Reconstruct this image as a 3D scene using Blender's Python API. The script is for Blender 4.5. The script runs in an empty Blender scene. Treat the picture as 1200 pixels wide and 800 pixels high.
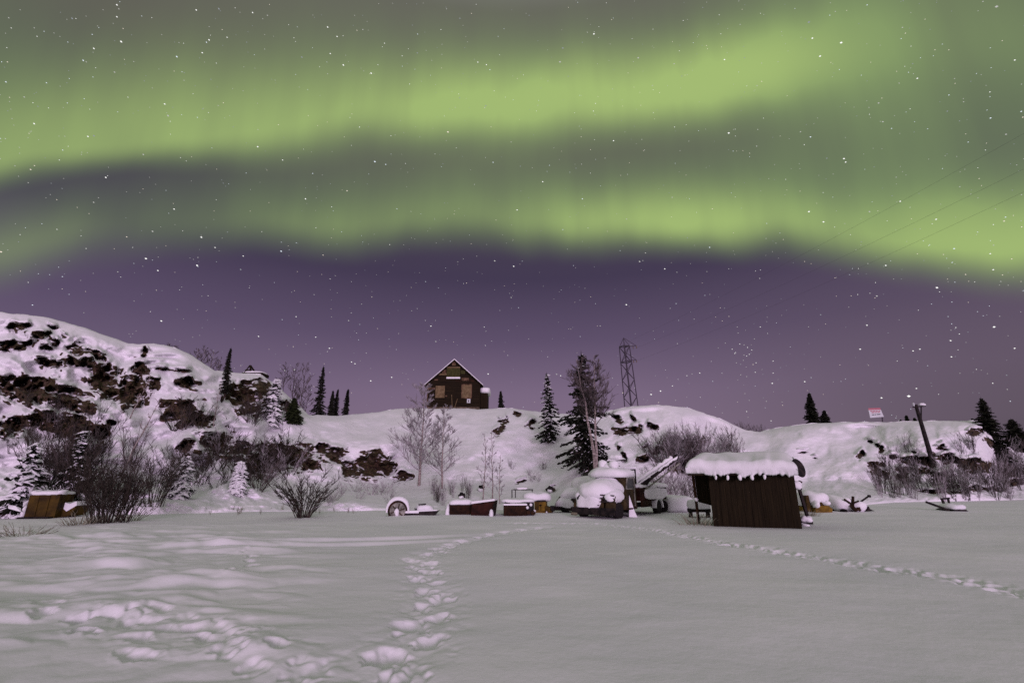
import bpy, math, random
import numpy as np
from mathutils import Vector, Matrix

S = bpy.context.scene
COL = S.collection
R = math.radians
random.seed(7)

# ------------------------------------------------------------------ camera
F = 567.0                      # focal length in pixels of the 1200 px wide photograph
PITCH = R(16.2)
EYE = Vector((0.0, 0.0, 1.6))
cam = bpy.data.cameras.new('camera')
cam.sensor_width = 36.0
cam.lens = 36.0 * F / 1200.0
cam.clip_start = 0.1
cam.clip_end = 9000.0
camo = bpy.data.objects.new('camera', cam)
camo.location = EYE
camo.rotation_euler = (math.pi / 2 + PITCH, 0, 0)
COL.objects.link(camo)
S.camera = camo

S.view_settings.view_transform = 'Standard'
S.view_settings.look = 'None'
S.view_settings.exposure = 0.0
S.view_settings.gamma = 1.0
S.view_settings.use_curve_mapping = False
S.cycles.use_denoising = False
S.cycles.max_bounces = 4
S.cycles.diffuse_bounces = 3
S.cycles.glossy_bounces = 1
S.cycles.transmission_bounces = 1
S.cycles.caustics_reflective = False
S.cycles.caustics_refractive = False


def ray(px, py):
    cx = (px - 600.0) / F
    cy = (400.0 - py) / F
    return Vector((cx, math.cos(PITCH) - math.sin(PITCH) * cy, math.sin(PITCH) + math.cos(PITCH) * cy))


def pt(px, py, Y):
    d = ray(px, py)
    return EYE + d * (Y / d.y)


def gpt(px, py, z=0.0):
    d = ray(px, py)
    return EYE + d * ((z - EYE.z) / d.z)


def lin(r, g, b):
    f = lambda c: c / 255 / 12.92 if c / 255 <= 0.04045 else ((c / 255 + 0.055) / 1.055) ** 2.4
    return (f(r), f(g), f(b), 1.0)


# ------------------------------------------------------------------ world: night sky with aurora
world = bpy.data.worlds.new('World')
S.world = world
world.use_nodes = True
NT = world.node_tree
NT.nodes.clear()


class NB:
    """small node helper"""
    def __init__(self, nt):
        self.nt = nt

    def new(self, t, **kw):
        n = self.nt.nodes.new(t)
        for k, v in kw.items():
            setattr(n, k, v)
        return n

    def put(self, sock, v):
        if v is None:
            return
        if isinstance(v, (int, float)):
            sock.default_value = v
        elif isinstance(v, (tuple, list)):
            sock.default_value = v
        else:
            self.nt.links.new(v, sock)

    def m(self, op, a, b=None, c=None, clamp=False):
        n = self.new('ShaderNodeMath', operation=op, use_clamp=clamp)
        for i, v in enumerate((a, b, c)):
            self.put(n.inputs[i], v)
        return n.outputs[0]

    def step(self, v, a, b, lo=0.0, hi=1.0):
        n = self.new('ShaderNodeMapRange', interpolation_type='SMOOTHSTEP')
        for i, x in enumerate((v, a, b, lo, hi)):
            self.put(n.inputs[i], x)
        return n.outputs[0]

    def curve(self, v, pts):
        n = self.new('ShaderNodeFloatCurve')
        c = n.mapping.curves[0]
        pts = sorted(pts)
        c.points[0].location = pts[0]
        c.points[1].location = pts[-1]
        for p in pts[1:-1]:
            c.points.new(p[0], p[1])
        n.mapping.update()
        self.put(n.inputs['Value'], v)
        return n.outputs[0]

    def mix(self, f, a, b, bt='MIX'):
        n = self.new('ShaderNodeMix', data_type='RGBA', blend_type=bt)
        self.put(n.inputs[0], f)
        self.put(n.inputs[6], a)
        self.put(n.inputs[7], b)
        return n.outputs[2]

    def ramp(self, v, stops, interp='LINEAR'):
        n = self.new('ShaderNodeValToRGB')
        cr = n.color_ramp
        cr.interpolation = interp
        while len(cr.elements) < len(stops):
            cr.elements.new(0.5)
        for e, (p, c) in zip(cr.elements, stops):
            e.position = p
            e.color = c if len(c) == 4 else (*c, 1)
        self.put(n.inputs[0], v)
        return n.outputs[0]

    def noise(self, vec, scale, detail=2.0, rough=0.5, dist=0.0):
        n = self.new('ShaderNodeTexNoise')
        self.put(n.inputs['Vector'], vec)
        n.inputs['Scale'].default_value = scale
        n.inputs['Detail'].default_value = detail
        n.inputs['Roughness'].default_value = rough
        n.inputs['Distortion'].default_value = dist
        return n.outputs[0]


def azel(px, py):
    d = ray(px, py)
    return ((math.degrees(math.atan2(d.x, d.y)) + 65) / 130, math.degrees(math.asin(d.z / d.length)) / 90)


w = NB(NT)
tc = w.new('ShaderNodeTexCoord')
nrm = w.new('ShaderNodeVectorMath', operation='NORMALIZE')
NT.links.new(tc.outputs['Generated'], nrm.inputs[0])
sep = w.new('ShaderNodeSeparateXYZ')
NT.links.new(nrm.outputs[0], sep.inputs[0])
SX, SY, SZ = sep.outputs
azr = w.m('ARCTAN2', SX, SY)
A = w.m('MULTIPLY_ADD', azr, math.degrees(1) / 130, 0.5, clamp=True)
E0 = w.m('DIVIDE', w.m('ARCSINE', SZ), math.pi / 2)
comb = w.new('ShaderNodeCombineXYZ')
w.put(comb.inputs[0], azr)
w.put(comb.inputs[1], w.m('MULTIPLY', E0, 1.0))
AE = comb.outputs[0]
wob = w.m('MULTIPLY', w.m('SUBTRACT', w.noise(AE, 5.0, 2.0), 0.5), 0.032)
E = w.m('ADD', E0, wob)
# vertical rays of the curtain: noise that varies fast with azimuth, slowly with height
comb2 = w.new('ShaderNodeCombineXYZ')
w.put(comb2.inputs[0], w.m('MULTIPLY', azr, 9.0))
w.put(comb2.inputs[1], w.m('MULTIPLY', E0, 2.2))
rays = w.noise(comb2.outputs[0], 1.0, 3.0, 0.55)
patch = w.noise(AE, 3.0, 3.0, 0.5)


def azc(pts):            # curve over azimuth of elevations given by photo points
    return w.curve(A, [azel(px, py) for px, py in pts])


def azi(pts, py=250):    # curve over azimuth of intensities
    return w.curve(A, [(azel(px, py)[0], v) for px, v in pts])


edge = azc([(-80, 345), (0, 330), (100, 308), (200, 294), (300, 290), (400, 298), (500, 291), (560, 288), (620, 292), (700, 300),
            (800, 293), (900, 298), (1000, 312), (1100, 327), (1200, 336), (1280, 340)])
base = w.ramp(E0, [(0.0, lin(100, 84, 100)), (0.06, lin(130, 111, 133)), (0.11, lin(122, 104, 129)), (0.18, lin(94, 80, 106)),
                   (0.26, lin(68, 59, 82)), (0.33, lin(70, 63, 79)), (0.44, lin(92, 86, 86)), (0.56, lin(98, 93, 92)),
                   (0.7, lin(172, 172, 172)), (1.0, lin(231, 223, 238))])
# glow of the far horizon is duller and browner to the right
rightness = w.step(A, 0.55, 0.9)
lowness = w.step(E0, 0.0, 0.35, 1.0, 0.0)
base = w.mix(w.m('MULTIPLY', w.m('MULTIPLY', rightness, lowness), 0.85), base, lin(84, 75, 84))
leftlow = w.m('MULTIPLY', w.step(A, 0.45, 0.08), w.step(E0, 0.05, 0.3, 0.5, 0.0))
base = w.mix(leftlow, base, lin(80, 70, 98))
# broad green haze that fills the sky above the lower edge
above = w.step(w.m('SUBTRACT', E, edge), -0.012, 0.06)
hz = azi([(-80, .22), (0, .16), (150, .12), (300, .22), (450, .30), (600, .36), (750, .34), (900, .50), (1000, .66), (1100, .70), (1200, .55), (1280, .5)])
topfade = w.step(E, 0.62, 0.42, 0.35, 1.0)
haze = w.m('MULTIPLY', w.m('MULTIPLY', above, hz), topfade)
# left dark gap between the two bands
edgeU = azc([(-80, 232), (0, 218), (100, 205), (200, 194), (300, 188), (400, 178), (500, 172), (600, 175), (700, 160), (800, 155),
             (900, 135), (1000, 120), (1100, 112), (1200, 112), (1280, 110)])
softU = azi([(-80, .03), (0, .028), (200, .028), (350, .045), (500, .055), (620, .062), (760, .055), (900, .06), (1100, .12), (1280, .12)], 180)
dU = w.m('SUBTRACT', E, edgeU)
pU = w.m('MULTIPLY', w.step(dU, w.m('MULTIPLY', softU, -0.45), softU),
         w.step(dU, 0.025, azi([(-80, .20), (300, .18), (600, .155), (900, .14), (1280, .13)], 120), 1.0, 0.0))
iU = azi([(-80, .72), (0, .75), (120, .85), (250, .80), (400, .80), (550, 1.0), (700, .98), (850, 1.0), (950, .85), (1050, .60), (1150, .42), (1280, .4)], 120)
bandU = w.m('MULTIPLY', pU, iU)
dL = w.m('SUBTRACT', E, edge)
pL = w.m('MULTIPLY', w.step(dL, -0.02, 0.042),
         w.step(dL, 0.02, azi([(-80, .09), (200, .10), (400, .12), (700, .13), (900, .13), (1050, .13), (1200, .14), (1280, .14)]), 1.0, 0.0))
iL = azi([(-80, .44), (0, .52), (90, .44), (180, .30), (280, .36), (360, .46), (430, .50), (520, .46), (620, .58), (720, .80), (830, .85),
          (920, .62), (1000, .60), (1080, .74), (1200, .80), (1280, .7)])
bandL = w.m('MULTIPLY', pL, iL)
# faint veil in the upper left corner
cor = w.m('MULTIPLY', w.step(A, 0.36, 0.05), w.step(E, 0.46, 0.56))
cor = w.m('MULTIPLY', cor, 0.22)
mod = w.m('MULTIPLY_ADD', rays, 0.62, 0.69)
mod2 = w.m('MULTIPLY_ADD', patch, 0.5, 0.75)
green = w.m('MULTIPLY', w.m('ADD', w.m('ADD', w.m('ADD', bandU, bandL), haze), cor), w.m('MULTIPLY', mod, mod2))
tint = w.mix(w.m('MULTIPLY', w.step(w.m('ADD', bandU, bandL), 0.1, 0.9), w.step(A, 0.05, 0.6, 0.75, 1.0)), lin(128, 150, 102), lin(167, 192, 117))
green = w.m('MULTIPLY', green, w.step(SY, -0.3, 0.35, 0.55, 0.84))
col = w.mix(w.m('MINIMUM', green, 0.93), base, tint)
# the town behind the photographer lights the low sky on that side
glow = w.m('MULTIPLY', w.step(SY, -0.15, -0.9), w.step(E0, 0.45, 0.02))
col = w.mix(w.m('MULTIPLY', glow, 0.9), col, (1.05, 0.78, 1.05, 1))
ground_side = w.step(E0, -0.02, 0.0, 0.0, 1.0)
col = w.mix(ground_side, lin(60, 54, 62), col)
bg = w.new('ShaderNodeBackground')
w.put(bg.inputs['Color'], col)
bg.inputs['Strength'].default_value = 1.0
wo = w.new('ShaderNodeOutputWorld')
NT.links.new(bg.outputs[0], wo.inputs['Surface'])
world.cycles.sampling_method = 'MANUAL'
world.cycles.sample_map_resolution = 512

# ------------------------------------------------------------------ town glow behind the photographer: one low, soft, rosy sun lamp
sun = bpy.data.lights.new('sun', 'SUN')
sun.energy = 1.8
sun.angle = R(14)
sun.color = (0.97, 0.69, 1.0)
suno = bpy.data.objects.new('sun', sun)
COL.objects.link(suno)
SUN_EL, SUN_AZ = R(8.0), R(-12.0)      # behind the camera, a little to its right
sd = Vector((math.sin(-SUN_AZ) * math.cos(SUN_EL), -math.cos(SUN_AZ) * math.cos(SUN_EL), math.sin(SUN_EL)))
suno.rotation_euler = sd.to_track_quat('Z', 'Y').to_euler()
suno.location = sd * 60


# ------------------------------------------------------------------ numpy noise
def _hash(ix, iy, seed):
    n = (ix.astype(np.int64) * 374761393 + iy.astype(np.int64) * 668265263 + seed * 1442695041) & 0xffffffff
    n = ((n ^ (n >> 13)) * 1274126177) & 0xffffffff
    n = ((n ^ (n >> 16)) * 2246822519) & 0xffffffff
    return ((n ^ (n >> 15)) & 0xffff) / 65535.0


def vnoise(x, y, seed=0):
    x = np.asarray(x, float)
    y = np.asarray(y, float)
    x0 = np.floor(x)
    y0 = np.floor(y)
    fx = x - x0
    fy = y - y0
    fx = fx * fx * fx * (fx * (fx * 6 - 15) + 10)
    fy = fy * fy * fy * (fy * (fy * 6 - 15) + 10)
    a = _hash(x0, y0, seed)
    b = _hash(x0 + 1, y0, seed)
    c = _hash(x0, y0 + 1, seed)
    d = _hash(x0 + 1, y0 + 1, seed)
    return (a * (1 - fx) + b * fx) * (1 - fy) + (c * (1 - fx) + d * fx) * fy - 0.5


def fbm(x, y, seed=0, octs=4, gain=0.5):
    s = 0
    a = 1.0
    for i in range(octs):
        s = s + a * vnoise(np.asarray(x) * 2 ** i, np.asarray(y) * 2 ** i, seed + i * 17)
        a *= gain
    return s


def sm(a, b, x):
    t = np.clip((x - a) / (b - a), 0, 1)
    return t * t * (3 - 2 * t)


# ------------------------------------------------------------------ materials
MATS = {}


def mat(name, base, rough=0.9, build=None, metal=0.0):
    """base: rgb; build(nb, bsdf) may wire colour / bump"""
    m = bpy.data.materials.new(name)
    m.use_nodes = True
    nt = m.node_tree
    b = nt.nodes['Principled BSDF']
    b.inputs['Base Color'].default_value = (*base[:3], 1)
    b.inputs['Roughness'].default_value = rough
    b.inputs['Specular IOR Level'].default_value = 0.5 if rough < 0.3 else 0.12
    b.inputs['Metallic'].default_value = metal
    if build:
        build(NB(nt), b)
    MATS[name] = m
    return m


def two_tone(c1, c2, scale=3.0, detail=4, bump=0.0, lo=0.4, hi=0.6, stretch=None, bscale=None):
    def f(n, b):
        tcn = n.new('ShaderNodeTexCoord')
        v = tcn.outputs['Object']
        if stretch:
            mp = n.new('ShaderNodeMapping')
            mp.inputs['Scale'].default_value = stretch
            n.nt.links.new(v, mp.inputs[0])
            v = mp.outputs[0]
        fac = n.noise(v, scale, detail, 0.6)
        n.put(b.inputs['Base Color'], n.ramp(fac, [(lo, (*c1, 1)), (hi, (*c2, 1))]))
        if bump:
            bp = n.new('ShaderNodeBump')
            bp.inputs['Strength'].default_value = bump
            bp.inputs['Distance'].default_value = 0.05
            n.put(bp.inputs['Height'], n.noise(v, bscale or scale * 3, 4, 0.6))
            n.nt.links.new(bp.outputs[0], b.inputs['Normal'])
    return f


def rock_colour(n, v):
    a = n.noise(v, 1.1, 5, 0.65)
    b = n.noise(v, 4.5, 4, 0.6)
    c = n.ramp(a, [(0.36, (0.018, 0.012, 0.009, 1)), (0.45, (0.070, 0.042, 0.028, 1)), (0.54, (0.050, 0.045, 0.017, 1)), (0.64, (0.13, 0.085, 0.067, 1))])
    return n.mix(n.step(b, 0.52, 0.66, 0.0, 0.75), c, (0.012, 0.010, 0.009, 1))


def snow_build(n, b, bump=0.35, scale=6.0):
    g = n.new('ShaderNodeNewGeometry')
    v = g.outputs['Position']
    n.put(b.inputs['Base Color'], n.ramp(n.noise(v, 0.35, 4, 0.6), [(0.3, (0.74, 0.75, 0.76, 1)), (0.7, (0.84, 0.84, 0.84, 1))]))
    h = n.m('ADD', n.noise(v, scale, 5, 0.6), n.m('MULTIPLY', n.noise(v, scale * 0.22, 2, 0.5), 1.6))
    bp = n.new('ShaderNodeBump')
    bp.inputs['Strength'].default_value = bump
    bp.inputs['Distance'].default_value = 0.06
    n.put(bp.inputs['Height'], h)
    n.nt.links.new(bp.outputs[0], b.inputs['Normal'])


def hill_build(n, b):
    g = n.new('ShaderNodeNewGeometry')
    v = g.outputs['Position']
    at = n.new('ShaderNodeAttribute', attribute_name='rock')
    nz = n.new('ShaderNodeSeparateXYZ')
    n.nt.links.new(g.outputs['Normal'], nz.inputs[0])
    vo = n.new('ShaderNodeTexVoronoi', feature='F1')
    vo.inputs['Scale'].default_value = 1.1
    n.put(vo.inputs['Vector'], v)
    edge_n = n.m('MULTIPLY', n.m('SUBTRACT', n.noise(v, 0.9, 4, 0.6), 0.5), 0.75)
    edge_n = n.m('ADD', edge_n, n.m('MULTIPLY', n.m('SUBTRACT', 0.45, vo.outputs['Distance']), 0.45))
    k = n.m('ADD', at.outputs['Fac'], edge_n)
    k = n.m('ADD', k, n.step(nz.outputs[2], 0.2, 0.8, 0.10, -0.12))
    f = n.step(k, 0.46, 0.54)
    f = n.m('MULTIPLY', f, n.step(at.outputs['Fac'], 0.05, 0.2))
    snow = n.ramp(n.noise(v, 0.35, 4, 0.6), [(0.3, (0.72, 0.73, 0.74, 1)), (0.7, (0.83, 0.83, 0.83, 1))])
    # snow that only dusts the brush and heather poking through near rock
    dust = n.m('MULTIPLY', n.step(n.noise(v, 3.2, 5, 0.75), 0.52, 0.64), n.step(k, 0.36, 0.5, 0.0, 0.2))
    snow = n.mix(dust, snow, (0.16, 0.13, 0.13, 1))
    n.put(b.inputs['Base Color'], n.mix(f, snow, rock_colour(n, v)))
    h = n.m('ADD', n.m('MULTIPLY', n.noise(v, 1.6, 3, 0.5), 1.6), n.m('MULTIPLY', f, n.m('MULTIPLY', n.noise(v, 1.6, 5, 0.6), 7.0)))
    bp = n.new('ShaderNodeBump')
    bp.inputs['Strength'].default_value = 0.4
    bp.inputs['Distance'].default_value = 0.10
    n.put(bp.inputs['Height'], h)
    n.nt.links.new(bp.outputs[0], b.inputs['Normal'])


M = {}
M['snow'] = mat('snow', (0.8, 0.8, 0.8), 0.85, lambda n, b: snow_build(n, b, 0.22, 5.0))
M['field'] = mat('field_snow', (0.8, 0.8, 0.8), 0.9, lambda n, b: snow_build(n, b, 0.14, 7.0))
M['hill'] = mat('hill_snow_and_rock', (0.8, 0.8, 0.8), 0.92, hill_build)
M['dark_wood'] = mat('dark_wood', (0.05, 0.03, 0.02), 0.9, two_tone((0.010, 0.0072, 0.0034), (0.021, 0.0148, 0.0066), 2.0, 5, 0.5, 0.35, 0.65, (9, 9, 0.5)))
M['siding'] = mat('siding', (0.05, 0.03, 0.02), 0.9, two_tone((0.006, 0.0045, 0.0025), (0.025, 0.017, 0.008), 1.2, 5, 0.4, 0.35, 0.68, (0.35, 0.35, 7)))
M['pale_wood'] = mat('pale_wood', (0.3, 0.2, 0.1), 0.85, two_tone((0.11, 0.078, 0.038), (0.17, 0.125, 0.065), 3.0, 4, 0.2))
M['plank_wood'] = mat('plank_wood', (0.3, 0.2, 0.1), 0.85, two_tone((0.045, 0.027, 0.014), (0.15, 0.09, 0.055), 3.0, 4, 0.2))
M['green_board'] = mat('green_board', (0.07, 0.08, 0.02), 0.8, two_tone((0.030, 0.031, 0.009), (0.055, 0.055, 0.016), 2.0, 4))
M['concrete'] = mat('concrete', (0.2, 0.17, 0.12), 0.95, two_tone((0.07, 0.055, 0.038), (0.15, 0.12, 0.08), 2.0, 5, 0.3))
M['paper'] = mat('paper', (0.52, 0.55, 0.55), 0.7)
M['ink'] = mat('ink', (0.03, 0.03, 0.03), 0.7)
M['rust'] = mat('rust', (0.06, 0.03, 0.01), 0.85, two_tone((0.008, 0.0045, 0.003), (0.042, 0.019, 0.008), 2.6, 6, 0.4, 0.35, 0.7))
M['rust_red'] = mat('rust_red', (0.1, 0.02, 0.01), 0.8, two_tone((0.010, 0.004, 0.003), (0.048, 0.014, 0.009), 2.4, 6, 0.3, 0.35, 0.65))
M['yellow'] = mat('yellow', (0.3, 0.17, 0.01), 0.6, two_tone((0.035, 0.018, 0.005), (0.22, 0.135, 0.012), 2.5, 6, 0.2, 0.3, 0.62))
M['dark_yellow'] = mat('dark_yellow', (0.2, 0.1, 0.01), 0.7, two_tone((0.012, 0.007, 0.003), (0.080, 0.048, 0.006), 1.7, 5, 0.2, 0.3, 0.65))
M['olive'] = mat('olive_paint', (0.1, 0.07, 0.02), 0.6, two_tone((0.014, 0.010, 0.005), (0.065, 0.046, 0.020), 3.5, 5, 0.2, 0.35, 0.65))
M['black'] = mat('black_iron', (0.012, 0.010, 0.010), 0.7, two_tone((0.008, 0.007, 0.007), (0.026, 0.020, 0.018), 4.0, 4))
M['rubber'] = mat('rubber', (0.015, 0.013, 0.013), 0.85)
M['glass'] = mat('window_glass', (0.01, 0.008, 0.01), 0.12)
M['steel'] = mat('steel', (0.06, 0.05, 0.065), 0.6)
M['hub'] = mat('wheel_hub', (0.28, 0.27, 0.19), 0.7, two_tone((0.10, 0.10, 0.08), (0.30, 0.30, 0.25), 4, 4))
M['needles'] = mat('needles', (0.02, 0.03, 0.015), 0.9, two_tone((0.007, 0.008, 0.006), (0.028, 0.031, 0.019), 2.2, 3, 0, 0.35, 0.65))
M['needles_green'] = mat('needles_green', (0.02, 0.04, 0.01), 0.9, two_tone((0.008, 0.012, 0.005), (0.030, 0.042, 0.013), 2.0, 3, 0, 0.35, 0.65))
M['bark'] = mat('bark', (0.04, 0.03, 0.025), 0.95, two_tone((0.03, 0.02, 0.018), (0.07, 0.05, 0.042), 5, 3))
M['birch'] = mat('birch_bark', (0.3, 0.24, 0.2), 0.9, two_tone((0.11, 0.09, 0.08), (0.36, 0.31, 0.28), 4, 4, 0, 0.35, 0.6, (1, 1, 2.5)))
M['twig'] = mat('twig', (0.06, 0.04, 0.04), 0.95, two_tone((0.035, 0.029, 0.027), (0.12, 0.10, 0.095), 4, 4, 0, 0.35, 0.65))
M['frost_twig'] = mat('frosted_twig', (0.2, 0.17, 0.17), 0.95, two_tone((0.12, 0.108, 0.108), (0.44, 0.41, 0.42), 3, 4, 0, 0.35, 0.65))
M['brown_twig'] = mat('brown_twig', (0.05, 0.03, 0.02), 0.95, two_tone((0.016, 0.013, 0.010), (0.052, 0.042, 0.033), 4, 4, 0, 0.35, 0.65))
M['straw'] = mat('dry_grass', (0.2, 0.19, 0.12), 0.95, two_tone((0.08, 0.07, 0.05), (0.26, 0.25, 0.17), 4, 4, 0, 0.35, 0.65))
M['sign_red'] = mat('sign_red', (0.40, 0.14, 0.17), 0.6)
M['teal'] = mat('teal_paint', (0.02, 0.09, 0.08), 0.6)
# ------------------------------------------------------------------ mesh helpers
class MB:
    def __init__(self):
        self.v = []
        self.f = []
        self.smooth = False

    def add(self, vs, fs):
        o = len(self.v)
        self.v.extend([tuple(p) for p in vs])
        self.f.extend([tuple(i + o for i in q) for q in fs])
        return self

    def box(self, c, s, rot=None):
        hx, hy, hz_ = s[0] / 2, s[1] / 2, s[2] / 2
        m = rot.to_matrix() if rot is not None and hasattr(rot, 'to_matrix') else rot
        vs = []
        for dx in (-hx, hx):
            for dy in (-hy, hy):
                for dz in (-hz_, hz_):
                    p = Vector((dx, dy, dz))
                    if m is not None:
                        p = m @ p
                    vs.append(p + Vector(c))
        return self.add(vs, [(0, 1, 3, 2), (4, 6, 7, 5), (0, 4, 5, 1), (2, 3, 7, 6), (0, 2, 6, 4), (1, 5, 7, 3)])

    def bar(self, a, b, w, h=None, up=Vector((0, 0, 1))):
        a = Vector(a)
        b = Vector(b)
        h = h or w
        d = b - a
        L = d.length
        if L < 1e-6:
            return self
        d /= L
        u = up if abs(d.dot(up)) < 0.95 else Vector((0, 1, 0))
        s = d.cross(u).normalized()
        t = s.cross(d)
        vs = []
        for p in (a, b):
            for i, j in ((-1, -1), (1, -1), (1, 1), (-1, 1)):
                vs.append(p + s * (i * w / 2) + t * (j * h / 2))
        return self.add(vs, [(3, 2, 1, 0), (4, 5, 6, 7), (0, 1, 5, 4), (1, 2, 6, 5), (2, 3, 7, 6), (3, 0, 4, 7)])

    def tube(self, pts, rads, n=6, cap=True):
        pts = [Vector(p) for p in pts]
        o = len(self.v)
        ref = None
        for i, p in enumerate(pts):
            d = (pts[min(i + 1, len(pts) - 1)] - pts[max(i - 1, 0)])
            if d.length < 1e-9:
                d = Vector((0, 0, 1))
            d.normalize()
            if ref is None or abs(ref.dot(d)) > 0.97:
                ref = Vector((1, 0, 0)) if abs(d.x) < 0.8 else Vector((0, 1, 0))
            s = d.cross(ref).normalized()
            t = d.cross(s)
            ref = -t
            ref = t.cross(d)
            ref = Vector((1, 0, 0)) if abs(d.x) < 0.8 else Vector((0, 1, 0))
            r = rads[i] if hasattr(rads, '__len__') else rads
            for k in range(n):
                a = 2 * math.pi * k / n
                self.v.append(tuple(p + s * (math.cos(a) * r) + t * (math.sin(a) * r)))
        for i in range(len(pts) - 1):
            for k in range(n):
                k2 = (k + 1) % n
                self.f.append((o + i * n + k, o + i * n + k2, o + (i + 1) * n + k2, o + (i + 1) * n + k))
        if cap:
            self.f.append(tuple(o + k for k in range(n))[::-1])
            self.f.append(tuple(o + (len(pts) - 1) * n + k for k in range(n)))
        return self

    def lathe(self, prof, n=24, axis='Y', c=(0, 0, 0)):
        """prof: list of (radius, offset along axis)"""
        o = len(self.v)
        for r, t in prof:
            for k in range(n):
                a = 2 * math.pi * k / n
                u, q = math.cos(a) * r, math.sin(a) * r
                p = (u, t, q) if axis == 'Y' else ((t, u, q) if axis == 'X' else (u, q, t))
                self.v.append((p[0] + c[0], p[1] + c[1], p[2] + c[2]))
        for i in range(len(prof) - 1):
            for k in range(n):
                k2 = (k + 1) % n
                self.f.append((o + i * n + k, o + i * n + k2, o + (i + 1) * n + k2, o + (i + 1) * n + k))
        self.f.append(tuple(o + k for k in range(n))[::-1])
        self.f.append(tuple(o + (len(prof) - 1) * n + k for k in range(n)))
        return self

    def prism(self, poly, a0, a1, axis='Y'):
        """poly of 2D points; axis Y: (x,z) extruded in y; X: (y,z) extruded in x; Z: (x,y)"""
        n = len(poly)
        f = {'Y': lambda p, t: (p[0], t, p[1]), 'X': lambda p, t: (t, p[0], p[1]), 'Z': lambda p, t: (p[0], p[1], t)}[axis]
        vs = [f(p, a0) for p in poly] + [f(p, a1) for p in poly]
        fs = [tuple(range(n))[::-1], tuple(range(n, 2 * n))] + [(i, (i + 1) % n, n + (i + 1) % n, n + i) for i in range(n)]
        return self.add(vs, fs)

    def blob(self, c, r, ex=(0.7, 0.7), n=(20, 12), amp=0.08, seed=0, flat=None, rotz=0.0):
        """superellipsoid snow lump with noise; flat = cut height below the centre"""
        nu, nv = n
        o = len(self.v)

        def se2(a, e):
            cc, ss = math.cos(a), math.sin(a)
            r_ = (abs(cc) ** (2 / e) + abs(ss) ** (2 / e)) ** (-e / 2)
            return r_ * cc, r_ * ss
        ce, se = math.cos(rotz), math.sin(rotz)
        P = []
        for j in range(nv + 1):
            ph = -math.pi / 2 + math.pi * j / nv
            for i in range(nu):
                th = 2 * math.pi * i / nu
                kc, ks = se2(ph, ex[1])
                k1, k2 = se2(th, ex[0])
                x, y, z = kc * k1, kc * k2, ks
                P.append((x, y, z))
        P = np.array(P)
        q = P * np.array(r)
        s = 1.8 / max(0.25, min(1.5, max(r)))
        nz = fbm(q[:, 0] * s + q[:, 2] * s * .7 + seed * 3.1, q[:, 1] * s + q[:, 2] * s * .9 + seed * 1.7, seed, 3)
        q = q + P * (nz * amp * 2)[:, None]
        if flat is not None:
            q[:, 2] = np.maximum(q[:, 2], -flat)
        for x, y, z in q:
            self.v.append((c[0] + x * ce - y * se, c[1] + x * se + y * ce, c[2] + z))
        for j in range(nv):
            for i in range(nu):
                i2 = (i + 1) % nu
                self.f.append((o + j * nu + i, o + j * nu + i2, o + (j + 1) * nu + i2, o + (j + 1) * nu + i))
        return self

    def obj(self, name, m, parent=None, smooth=None, loc=None):
        me = bpy.data.meshes.new(name)
        me.from_pydata(self.v, [], self.f)
        me.materials.append(m)
        if smooth or (smooth is None and self.smooth):
            me.polygons.foreach_set('use_smooth', [True] * len(me.polygons))
        me.update()
        o = bpy.data.objects.new(name, me)
        COL.objects.link(o)
        if parent is not None:
            o.parent = parent
        if loc is not None:
            o.location = loc
        return o


def tag(o, label=None, cat=None, group=None, kind=None):
    if label:
        o['label'] = label
    if cat:
        o['category'] = cat
    if group:
        o['group'] = group
    if kind:
        o['kind'] = kind
    return o


def thing(name, label, cat, loc=(0, 0, 0), rz=0.0, group=None):
    o = bpy.data.objects.new(name, None)
    o.empty_display_size = 0.2
    COL.objects.link(o)
    o.location = loc
    o.rotation_euler = (0, 0, rz)
    return tag(o, label, cat, group)


def dup(root, label=None, group=None, loc=None, rz=None, scale=None):
    r = root.copy()
    COL.objects.link(r)
    for ch in list(root.children):
        c = ch.copy()
        COL.objects.link(c)
        c.parent = r
        for g in list(ch.children):
            d = g.copy()
            COL.objects.link(d)
            d.parent = c
    if label:
        r['label'] = label
    if group:
        r['group'] = group
    if loc is not None:
        r.location = loc
    if rz is not None:
        r.rotation_euler = (0, 0, rz)
    if scale is not None:
        r.scale = scale if hasattr(scale, '__len__') else (scale,) * 3
    return r


def np_mesh(name, V, nr, nc, m, attr=None, wrap=False):
    """grid mesh, V shape (nr*nc,3)"""
    i = np.arange(nr - 1)[:, None]
    j = np.arange(nc if wrap else nc - 1)[None, :]
    j2 = (j + 1) % nc
    q = np.stack([i * nc + j, i * nc + j2, (i + 1) * nc + j2, (i + 1) * nc + j], -1).reshape(-1, 4)
    me = bpy.data.meshes.new(name)
    me.vertices.add(len(V))
    me.vertices.foreach_set('co', V.astype(np.float32).ravel())
    me.loops.add(q.size)
    me.loops.foreach_set('vertex_index', q.astype(np.int32).ravel())
    me.polygons.add(len(q))
    me.polygons.foreach_set('loop_start', np.arange(0, q.size, 4, dtype=np.int32))
    me.update(calc_edges=True)
    me.polygons.foreach_set('use_smooth', np.ones(len(q), bool))
    if attr is not None:
        a = me.attributes.new('rock', 'FLOAT', 'POINT')
        a.data.foreach_set('value', attr.astype(np.float32))
    me.materials.append(m)
    me.update()
    o = bpy.data.objects.new(name, me)
    COL.objects.link(o)
    return o


# ------------------------------------------------------------------ the snow field (one sheet out to the horizon)
TRAIL = []
rt = random.Random(3)


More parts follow.
